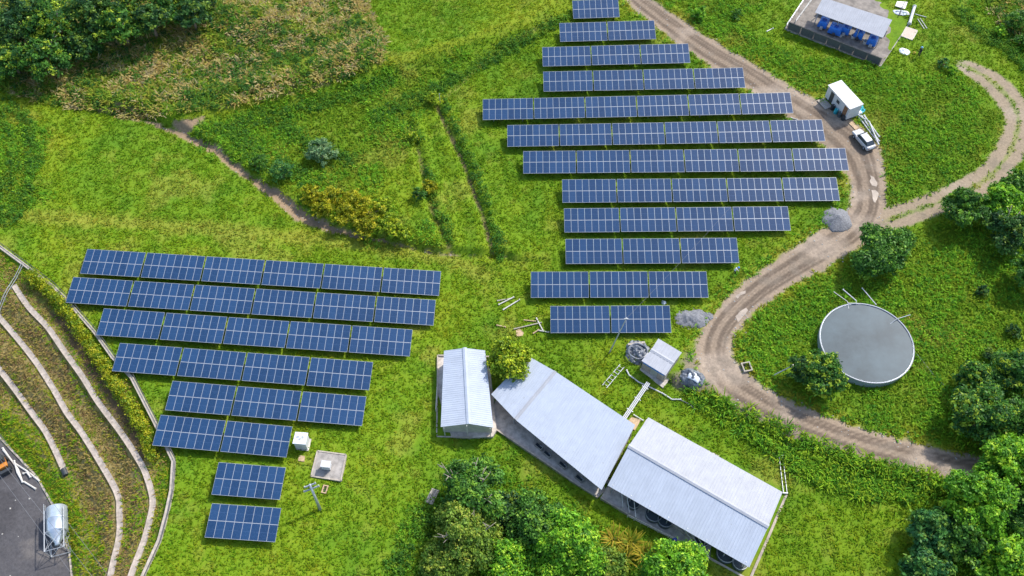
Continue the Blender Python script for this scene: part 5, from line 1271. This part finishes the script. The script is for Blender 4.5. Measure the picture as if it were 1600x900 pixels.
rel(o, MB().slab(Pw, zt - .6, zt)).build('slab', M['concreted'], o)
mb = MB()
for a, b in zip(Pw, Pw[1:] + Pw[:1]): wall_seg(mb, a, b, zt - .5, zt + .07, .16)
rel(o, mb).build('rim', M['pale'], o)
o = thing('inverter_cabinet', 'small white box standing in the middle of the square concrete pad', 'cabinet', Vector((*gz(511, 732, zt), zt)), R(-6))
MB().box((0, .1, .65), (1.05, .75, .9)).build('body', M['white'], o, bevel=.03); MB().box((0, .1, 1.13), (1.15, .85, .06)).build('lid', M['white'], o)
for s in (-1, 1): MB().box((s * .42, .1, .1), (.12, .7, .2)).build('foot', M['darksteel'], o)

# ---- water drums and pens under the eave of the gabled barn
for i, (u, v, r) in enumerate([(990, 785, .75), (1022, 802, 1.0), (1040, 812, .9), (1097, 842, .9), (1135, 864, 1.1), (1157, 878, .9)]):
    p = fz(u, v, .9); p.z = z3 + .12
    lab = ['small dark round tank first from the left under the barn eave', 'dark round tank second from the left under the barn eave', 'dark round tank third from the left under the barn eave', 'dark round tank fourth from the left under the barn eave', 'largest dark round tank near the right end of the eave', 'dark round tank at the right end of the barn eave'][i]
    o = thing('round_tank', lab, 'tank', p, 0, 'dark round tanks under the barn eave')
    MB().lathe([(0, .0), (r, .0), (r * 1.02, .8), (r * .93, .8), (r * .9, .62), (0, .62)], 24).build('shell', M['tankdark'], o)
    MB().tube([(r * math.cos(t), r * math.sin(t), .82) for t in np.linspace(0, 6.283, 25)], .045, 6).build('rim', M['steel'], o)
f2 = lambda u, v, z=.12: Vector((*gz(u, v, z2 + z), z2 + z))
for i, (u, v) in enumerate([(842, 698), (855, 710), (879, 727), (905, 748)]):
    p = f2(u, v, .3); p.z = z2 + .12
    o = thing('water_trough', ('first grey trough from the left on the bent barn walkway', 'second grey trough from the left on the bent barn walkway', 'third grey trough from the left on the bent barn walkway', 'last grey trough at the right end of the bent barn walkway')[i], 'trough', p, R(-42), 'troughs on the bent barn walkway')
    MB().box((0, 0, .2), (1.1, .5, .4)).build('basin', M['concreted'], o, bevel=.04); MB().box((0, 0, .405), (.9, .34, .02)).build('water', M['glass'], o)
    MB().tube([(.6, 0, 0), (.6, 0, .9), (.2, 0, .9)], .04, 6).build('pipe', M['alu'], o)

# ---- people
def person(label, p, rz, top, legs, hat=None, pose='stand', hair=True, vest=None):
    o = thing('person', label, 'person', p, rz)
    me = bpy.data.meshes.new('body'); bm = bmesh.new(); sk = bm.verts.layers.skin.verify()
    if pose == 'stand':
        J = {'pel': (0, 0, .95), 'ch': (0, .02, 1.30), 'nk': (0, .03, 1.50), 'hd': (0, .06, 1.62), 'ht': (0, .06, 1.72), 'hl': (.10, 0, .88), 'kl': (.12, .05, .50), 'al': (.12, 0, .10), 'tl': (.13, .16, .05), 'hr': (-.10, 0, .88), 'kr': (-.13, .0, .50), 'ar': (-.14, -.06, .10), 'tr': (-.15, .10, .05),
             'sl': (.20, 0, 1.40), 'el': (.27, .05, 1.14), 'wl': (.24, .22, .96), 'fl': (.22, .29, .90), 'sr': (-.20, 0, 1.40), 'er': (-.28, .04, 1.14), 'wr': (-.25, .20, .95), 'fr': (-.23, .27, .89)}
    else:
        J = {'pel': (0, 0, .85), 'ch': (0, .25, 1.10), 'nk': (0, .40, 1.20), 'hd': (0, .50, 1.24), 'ht': (0, .58, 1.28), 'hl': (.11, 0, .80), 'kl': (.15, .18, .46), 'al': (.14, -.02, .10), 'tl': (.15, .14, .05), 'hr': (-.11, 0, .80), 'kr': (-.15, .18, .46), 'ar': (-.14, -.02, .10), 'tr': (-.15, .14, .05),
             'sl': (.20, .30, 1.14), 'el': (.25, .42, .88), 'wl': (.18, .58, .72), 'fl': (.16, .64, .67), 'sr': (-.20, .30, 1.14), 'er': (-.25, .42, .88), 'wr': (-.18, .58, .72), 'fr': (-.16, .64, .67)}
    rad = {'pel': (.155, .11), 'ch': (.17, .115), 'nk': (.06, .06), 'hd': (.088, .10), 'ht': (.075, .08), 'hl': (.095, .1), 'kl': (.062, .065), 'al': (.042, .045), 'tl': (.045, .03), 'hr': (.095, .1), 'kr': (.062, .065), 'ar': (.042, .045), 'tr': (.045, .03), 'sl': (.065, .065), 'el': (.046, .046), 'wl': (.034, .03), 'fl': (.042, .02), 'sr': (.065, .065), 'er': (.046, .046), 'wr': (.034, .03), 'fr': (.042, .02)}
    vv = {k: bm.verts.new(c) for k, c in J.items()}
    for a, b in ('pel ch', 'ch nk', 'nk hd', 'hd ht', 'pel hl', 'hl kl', 'kl al', 'al tl', 'pel hr', 'hr kr', 'kr ar', 'ar tr', 'ch sl', 'sl el', 'el wl', 'wl fl', 'ch sr', 'sr er', 'er wr', 'wr fr') and [s.split() for s in ('pel ch', 'ch nk', 'nk hd', 'hd ht', 'pel hl', 'hl kl', 'kl al', 'al tl', 'pel hr', 'hr kr', 'kr ar', 'ar tr', 'ch sl', 'sl el', 'el wl', 'wl fl', 'ch sr', 'sr er', 'er wr', 'wr fr')]:
        bm.edges.new((vv[a], vv[b]))
    for k, v in vv.items(): v[sk].radius = rad[k]
    vv['pel'][sk].use_root = True
    bm.to_mesh(me); bm.free(); tmp = bpy.data.objects.new('body', me); COL.objects.link(tmp)
    tmp.modifiers.new('skin', 'SKIN'); ss = tmp.modifiers.new('sub', 'SUBSURF'); ss.levels = 2; ss.render_levels = 2
    dg = bpy.context.evaluated_depsgraph_get(); m2 = bpy.data.meshes.new_from_object(tmp.evaluated_get(dg)); bpy.data.objects.remove(tmp)
    m2.name = 'body'; m2.materials.clear()
    for m in (M['skin'], M[top], M[legs], M['rubber']): m2.materials.append(m)
    hd = Vector(J['hd']); nk = Vector(J['nk'])
    for f in m2.polygons:
        c = f.center; near = lambda k, d: (c - Vector(J[k])).length < d
        if (c - hd).length < .16 or c.z > nk.z + .02 and pose == 'stand' or min((c - Vector(J[k])).length for k in ('fl', 'fr', 'wl', 'wr')) < .07: i = 0
        elif c.z < .12: i = 3
        elif c.z < J['pel'][2] + .02 and min((c - Vector(J[k])).length for k in ('el', 'er', 'wl', 'wr')) > .17: i = 2
        else: i = 1
        f.material_index = i; f.use_smooth = True
    ob = bpy.data.objects.new('body', m2); COL.objects.link(ob); ob.parent = o
    # face and hair
    fd = Vector((0, 1, 0)) if pose == 'stand' else Vector((0, .75, -.66)); upv = Vector((0, 0, 1)) if pose == 'stand' else Vector((0, .66, .75)); cc = (hd + Vector(J['ht'])) / 2
    mb = MB(); mb.box(cc + fd * .10 + upv * -.02, (.03, .05, .05))
    for s in (-1, 1): mb.box(cc + Vector((s * .095, 0, -.01)), (.03, .04, .06))
    mb.build('face', M['skin'], o)
    sph = lambda r0, top_: [(r0 * math.cos(t), r0 * math.sin(t) * top_) for t in np.linspace(0, 1.5707, 7)]
    rot = Vector((0, 0, 1)).rotation_difference(upv).to_matrix()
    if hat:
        MB().lathe([(.17, -.01), (.17, .0)] + sph(.13, 1.05), 18, c=cc + upv * .03, M=rot).build('helmet', M[hat], o, smooth=True)
    else: MB().lathe([(.10, -.04)] + sph(.112, 1.0), 16, c=cc + upv * .02 - fd * .015, M=rot).build('hair', M['cloth_dark'], o, smooth=True)
    if vest: MB().tube([Vector(J['pel']) + Vector((0, .01, .1)), Vector(J['ch']) + Vector((0, 0, -.08)), Vector(J['ch']) + Vector((0, 0, .06))], [.19, .205, .17], 12, cap=False).build('vest', M[vest], o, smooth=True)
    return o
p = at(1434.5, 88.5, 0); person('standing person in dark clothes and pale blue helmet near the white sheet', p, R(100), 'cloth_dark', 'cloth_dark', 'skyblue').scale = (1.2, 1.2, 1.2)
p = at(1146, 428, 0); person('person in blue helmet and white shirt bending by the tenth solar row', p, R(-70), 'cloth_white', 'cloth_dark', 'blue', 'bend')
p = fz(1054, 845); person('person in blue overalls on the barn walkway between the feed pipes', p, R(150), 'cloth_blue', 'cloth_blue', None, 'bend')
b = at(1430, 82, .25); o = thing('tool_bag', 'small yellow bag at the feet of the person in the pale blue helmet', 'bag', (b.x - .1, b.y, float(h(b.x, b.y)))); MB().box((0, 0, .18), (.5, .35, .36), taper=.75).build('bag', M['yellow'], o, bevel=.05); MB().tube([(-.15, 0, .34), (0, 0, .5), (.15, 0, .34)], .025, 6).build('handle', M['dark'], o)

# ---- puddles on the road
def puddle(label, px, z=.02):
    P = []
    n = len(px); P0 = [np.array(gz(u, v, 0.3)) for u, v in px]
    for i in range(n):
        for t in (0, .5): P.append(P0[i] * (1 - t) + P0[(i + 1) % n] * t if t == 0 else (P0[i] + P0[(i + 1) % n]) / 2 + rng.normal(0, .08, 2))
    pts = [tuple(p) for p in P]; c = np.mean(P, 0); mb = MB()
    rings = [1.0, .75, .5, .25]; vs = []
    for r in rings:
        for p in pts: q = c + (np.array(p) - c) * r; vs.append((q[0], q[1], float(h(*q)) + z))
    vs.append((c[0], c[1], float(h(*c)) + z)); m = len(pts); fs = []
    for k in range(len(rings) - 1):
        for i in range(m): j = (i + 1) % m; fs.append((k * m + i, k * m + j, (k + 1) * m + j, (k + 1) * m + i))
    for i in range(m): fs.append(((len(rings) - 1) * m + i, (len(rings) - 1) * m + (i + 1) % m, len(vs) - 1))
    mb.add(vs, fs); o = mb.build('puddle', M['puddle'], smooth=True); tag(o, label, 'puddle', kind='structure')
puddle('upper pale muddy puddle in the road above the junction', [(1357, 279), (1363, 282), (1368, 290), (1367, 297), (1360, 295), (1356, 288)])
puddle('lower pale muddy puddle in the road above the junction', [(1359, 302), (1368, 304), (1370, 311), (1365, 322), (1361, 316)])
puddle('pale puddle in the road bend beside the rubble heap', [(1148, 497), (1155, 489), (1165, 483), (1168, 487), (1160, 497), (1152, 506)])
puddle('small narrow puddle above the one in the road bend', [(1149, 464), (1157, 458), (1164, 456), (1160, 462), (1152, 469)])

# ================================================================== GRASS AND WEEDS (uncountable)
def emit(name, label, cat, parts):
    V = []; Fc = []; C = []; b = 0
    for v, f, c in parts: V.append(v); Fc.append(f + b); C.append(c); b += len(v)
    tag(np_mesh(name, np.concatenate(V), np.concatenate(Fc), M['blade'], np.concatenate(C)), label, cat, kind='stuff')
def clumps(x, y, z, n, rad, hgt, size, col):
    """n leaves gathered in a low leafy mound at each point"""
    N = len(x) * n; rp = lambda a: np.repeat(a, n)
    d = rng.normal(size=(N, 3)); d /= np.linalg.norm(d, axis=1)[:, None]; d[:, 2] = np.abs(d[:, 2])
    q = rng.uniform(.55, 1.1, N)
    P = np.stack([rp(x) + d[:, 0] * rp(rad) * q, rp(y) + d[:, 1] * rp(rad) * q, rp(z) + .05 + d[:, 2] * rp(hgt) * q], -1)
    nv = d * .7 + rng.normal(size=(N, 3)) * .45 + np.array([0, 0, .5]); nv /= np.linalg.norm(nv, axis=1)[:, None]
    t = np.cross(nv, rng.normal(size=(N, 3))); t /= np.linalg.norm(t, axis=1)[:, None]; s2 = np.cross(nv, t)
    L = (rp(size) * rng.uniform(.6, 1.4, N))[:, None]; Wd = L * rng.uniform(.34, .55, N)[:, None]
    V = np.stack([P - t * L * .5, P + s2 * Wd * .5 + nv * L * .06, P + t * L * .5 - nv * L * .15, P - s2 * Wd * .5 + nv * L * .06], 1).reshape(-1, 3)
    return V, np.arange(N * 4).reshape(N, 4), np.repeat(np.repeat(col, n, 0) * rng.uniform(.75, 1.3, (N, 1)), 4, 0)
def pick(pal, n, w=None): return np.array(pal)[rng.choice(len(pal), n, p=w)]
# short grass
x, y, z = scatter(11.0); g = region(x, y)
bare = np.maximum.reduce([g['road'], g['track'], g['ditch'], g['yard'], g['fur'], g['dirt'] * .9, g['scrub'], g['terr']])
m = (rng.random(len(x)) > bare) & kept(x, y, .12) & (rng.random(len(x)) < .30 + .95 * fbm(x, y, 1.3, 2, 71) * .8 + .1)
x, y, z = x[m], y[m], z[m]; g = {k: v[m] for k, v in g.items()}
c = grass_col(x, y, g) * rng.uniform(.84, 1.30, (len(x), 1)); c[:, 0] *= rng.uniform(.8, 1.25, len(x))
L = rng.uniform(.22, .50, len(x)) * (1 + .4 * g['weed'])
emit('meadow_grass', 'short bright green grass tufts all over the field', 'grass', [blades(x, y, z, 3, L, L * .32, np.full(len(x), .95), c, .13)])
# taller weeds in rough plots, along the roads and furrows
x, y, z = scatter(4.5); g = region(x, y); n6 = fbm(x, y, 4.2, 3, 81)
dens = np.maximum.reduce([g['weed'] * sstep(.36, .58, n6), .9 * g['bank'], .35 * sstep(1.6, .2, np.abs(g['roadq'] - .7))])
dens = dens * (1 - g['road']) * (1 - g['ditch']) * (1 - g['track']) * (1 - g['yard']) * (1 - g['terr'])
m = (rng.random(len(x)) < dens) & kept(x, y, .3)
x, y, z, n6 = x[m], y[m], z[m], n6[m]; g = {k: v[m] for k, v in g.items()}
c = pick([(0.119, 0.312, 0.026), (0.177, 0.405, 0.026), (0.262, 0.467, 0.031), (0.256, 0.457, 0.040), (0.079, 0.229, 0.031)], len(x), [.27, .32, .22, .08, .11])
k = rng.random(len(x)) < .55; hh = rng.uniform(.35, .75, len(x)) * (1 + .4 * g['bank'])
emit('weed_cover', 'taller leafy weeds in rough patches between road, tank and gully', 'weeds', [clumps(x[k], y[k], z[k], 11, hh[k] * .75, hh[k], np.full(k.sum(), .30), c[k]), blades(x[~k], y[~k], z[~k], 6, hh[~k] * 1.1, np.full((~k).sum(), .14), np.full((~k).sum(), .85), c[~k], .22)])
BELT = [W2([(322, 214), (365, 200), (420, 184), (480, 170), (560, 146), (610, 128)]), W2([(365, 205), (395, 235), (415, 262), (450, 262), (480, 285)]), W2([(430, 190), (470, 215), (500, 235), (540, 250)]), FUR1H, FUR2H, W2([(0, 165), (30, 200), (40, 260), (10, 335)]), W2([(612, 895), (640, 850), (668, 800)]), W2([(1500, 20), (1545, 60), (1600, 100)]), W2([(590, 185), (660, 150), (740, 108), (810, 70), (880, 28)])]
px, py, pz = scatter(5.0); bd = np.full(len(px), 9.0)
for q, off in zip(BELT, (0, 0, 0, 1.1, .5, 1.5, 0, 0, 0)):
    dq, sq, _ = pl_dist(px, py, q); one = q is FUR1H or q is FUR2H
    dq = np.where(one & (sq < 0), 9.0, np.abs(dq - off) / (1.0 if off == 0 else .7))
    if q is FUR2H: dq = dq + 1.4 * (fbm(px, py, 5, 2, 87) > .5)
    bd = np.minimum(bd, dq)
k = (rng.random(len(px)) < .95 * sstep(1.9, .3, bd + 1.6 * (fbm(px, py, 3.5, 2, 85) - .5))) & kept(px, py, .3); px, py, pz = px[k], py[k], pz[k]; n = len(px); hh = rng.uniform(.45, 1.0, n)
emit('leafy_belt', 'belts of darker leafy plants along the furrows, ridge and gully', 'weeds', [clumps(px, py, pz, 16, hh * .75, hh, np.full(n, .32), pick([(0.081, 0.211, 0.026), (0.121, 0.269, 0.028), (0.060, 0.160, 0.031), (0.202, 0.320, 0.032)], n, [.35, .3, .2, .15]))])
# tall plants on the bank below the road
x, y, z = scatter(5.0, (20, 90, 30, 70)); g = region(x, y); m = (rng.random(len(x)) < g['bank'] * .8); x, y, z = x[m], y[m], z[m]
c = pick([(0.169, 0.355, 0.026), (0.282, 0.433, 0.028), (0.272, 0.404, 0.027), (0.103, 0.256, 0.026)], len(x)); k = rng.random(len(x)) < .6; hh = rng.uniform(.7, 1.3, len(x))
emit('bank_plants', 'tall leafy plants lining the bank below the lower road', 'plants', [clumps(x[k], y[k], z[k], 16, hh[k] * .6, hh[k], np.full(k.sum(), .36), c[k]), blades(x[~k], y[~k], z[~k], 7, hh[~k], np.full((~k).sum(), .15), np.full((~k).sum(), .8), c[~k], .22)])
# dry scrub with tan tussocks
x, y, z = scatter(4.6, (-104, 104, 92, 150)); g = region(x, y); n7 = fbm(x, y, 2.4, 3, 91)
m = (rng.random(len(x)) < np.maximum(g['scrub'], .8 * g['corner'])); x, y, z, n7 = x[m], y[m], z[m], n7[m]
dry = sstep(.42, .56, n7 + rng.normal(0, .05, len(x)))
k = rng.random(len(x)) < dry * .85
ct = pick([(0.500, 0.420, 0.161), (0.483, 0.356, 0.119), (0.402, 0.367, 0.087), (0.500, 0.420, 0.221)], k.sum()); nk = (~k).sum()
cg = pick([(0.141, 0.269, 0.028), (0.235, 0.340, 0.033), (0.339, 0.385, 0.045), (0.324, 0.308, 0.054)], nk, [.35, .3, .2, .15])
b = rng.random(len(x)) < .095 * (1 + 2 * (fbm(x, y, 7, 2, 93) > .52)); nb = b.sum(); rb = rng.uniform(.5, 1.25, nb)
emit('scrub_cover', 'dry tan tussocks and green scrub on the upper left slope', 'scrub', [blades(x[k], y[k], z[k], 9, rng.uniform(.6, 1.25, k.sum()), np.full(k.sum(), .19), np.full(k.sum(), .85), ct, .2),
     blades(x[~k], y[~k], z[~k], 7, rng.uniform(.5, 1.05, nk), np.full(nk, .19), np.full(nk, .85), cg, .22), clumps(x[b], y[b], z[b], 46, rb * .8, rb, np.full(nb, .34), pick([(0.075, 0.188, 0.033), (0.122, 0.269, 0.031), (0.056, 0.152, 0.037)], nb))])
# terrace weeds: dry olive in the middle, bright grass by the yard
x, y, z = scatter(12.0, (-90, -22, 20, 90)); g = region(x, y)
dd = np.full(len(x), 9.0)
for p in DRAINSW: dd = np.minimum(dd, pl_dist(x, y, p)[0])
m = (g['terr'] > .5) & (g['yd'] > .25) & (g['wd'] > .35) & (dd > .5) & (rng.random(len(x)) > .75 * g['soil'])
x, y, z, dd = x[m], y[m], z[m], dd[m]; g = {k: v[m] for k, v in g.items()}
nn_ = fbm(x, y, 5.5, 3, 95); gr = np.clip(sstep(5.0, 3.0, g['yd'] + g['e2'] * 2) + .6 * sstep(.60, .68, nn_) + .9 * sstep(1.5, .5, dd) * (rng.random(len(x)) < .5) + .6 * sstep(2.2, .8, g['wd']), 0, 1)
c = np.where((rng.random(len(x)) < gr)[:, None], pick([(.13, .29, .012), (.19, .33, .014), (.28, .33, .018), (.34, .32, .03)], len(x)), pick([(.31, .24, .075), (.37, .28, .09), (.25, .205, .065), (.42, .32, .12), (.24, .155, .075), (.27, .28, .05)], len(x)))
emit('terrace_weeds', 'dry olive weeds and bright grass on the terraced slope', 'weeds', [blades(x, y, z, 4, rng.uniform(.25, .5, len(x)), np.full(len(x), .11), np.full(len(x), .95), c, .25)])
# loose stones and crumbs along the roads
x, y, z = scatter(1.6); g = region(x, y); m = (rng.random(len(x)) < .5 * sstep(1.4, .0, np.abs(g['roadq'] + .2)) + .06 * g['road'] + .5 * g['ditch'] + .03 * g['yard']); x, y, z = x[m], y[m], z[m]
n = len(x); s = rng.uniform(.05, .13, n); a = rng.uniform(0, 6.28, n)
base = np.array([(-1, -1, -.4), (1, -1, -.3), (1.1, 1, -.4), (-1, .9, -.3), (-.6, -.5, .7), (.6, -.6, .8), (.5, .6, .6), (-.6, .6, .75)])
V = base[None] * s[:, None, None]; V = np.stack([V[..., 0] * np.cos(a)[:, None] - V[..., 1] * np.sin(a)[:, None], V[..., 0] * np.sin(a)[:, None] + V[..., 1] * np.cos(a)[:, None], V[..., 2] * .7], -1) + np.stack([x, y, z], -1)[:, None]
fq = np.array([(0, 1, 5, 4), (1, 2, 6, 5), (2, 3, 7, 6), (3, 0, 4, 7), (4, 5, 6, 7)]); Fc = (np.arange(n)[:, None, None] * 8 + fq[None]).reshape(-1, 4)
tag(np_mesh('road_stones', V.reshape(-1, 3), Fc, M['stone']), 'small loose stones along the dirt roads and gully', 'stones', kind='stuff')
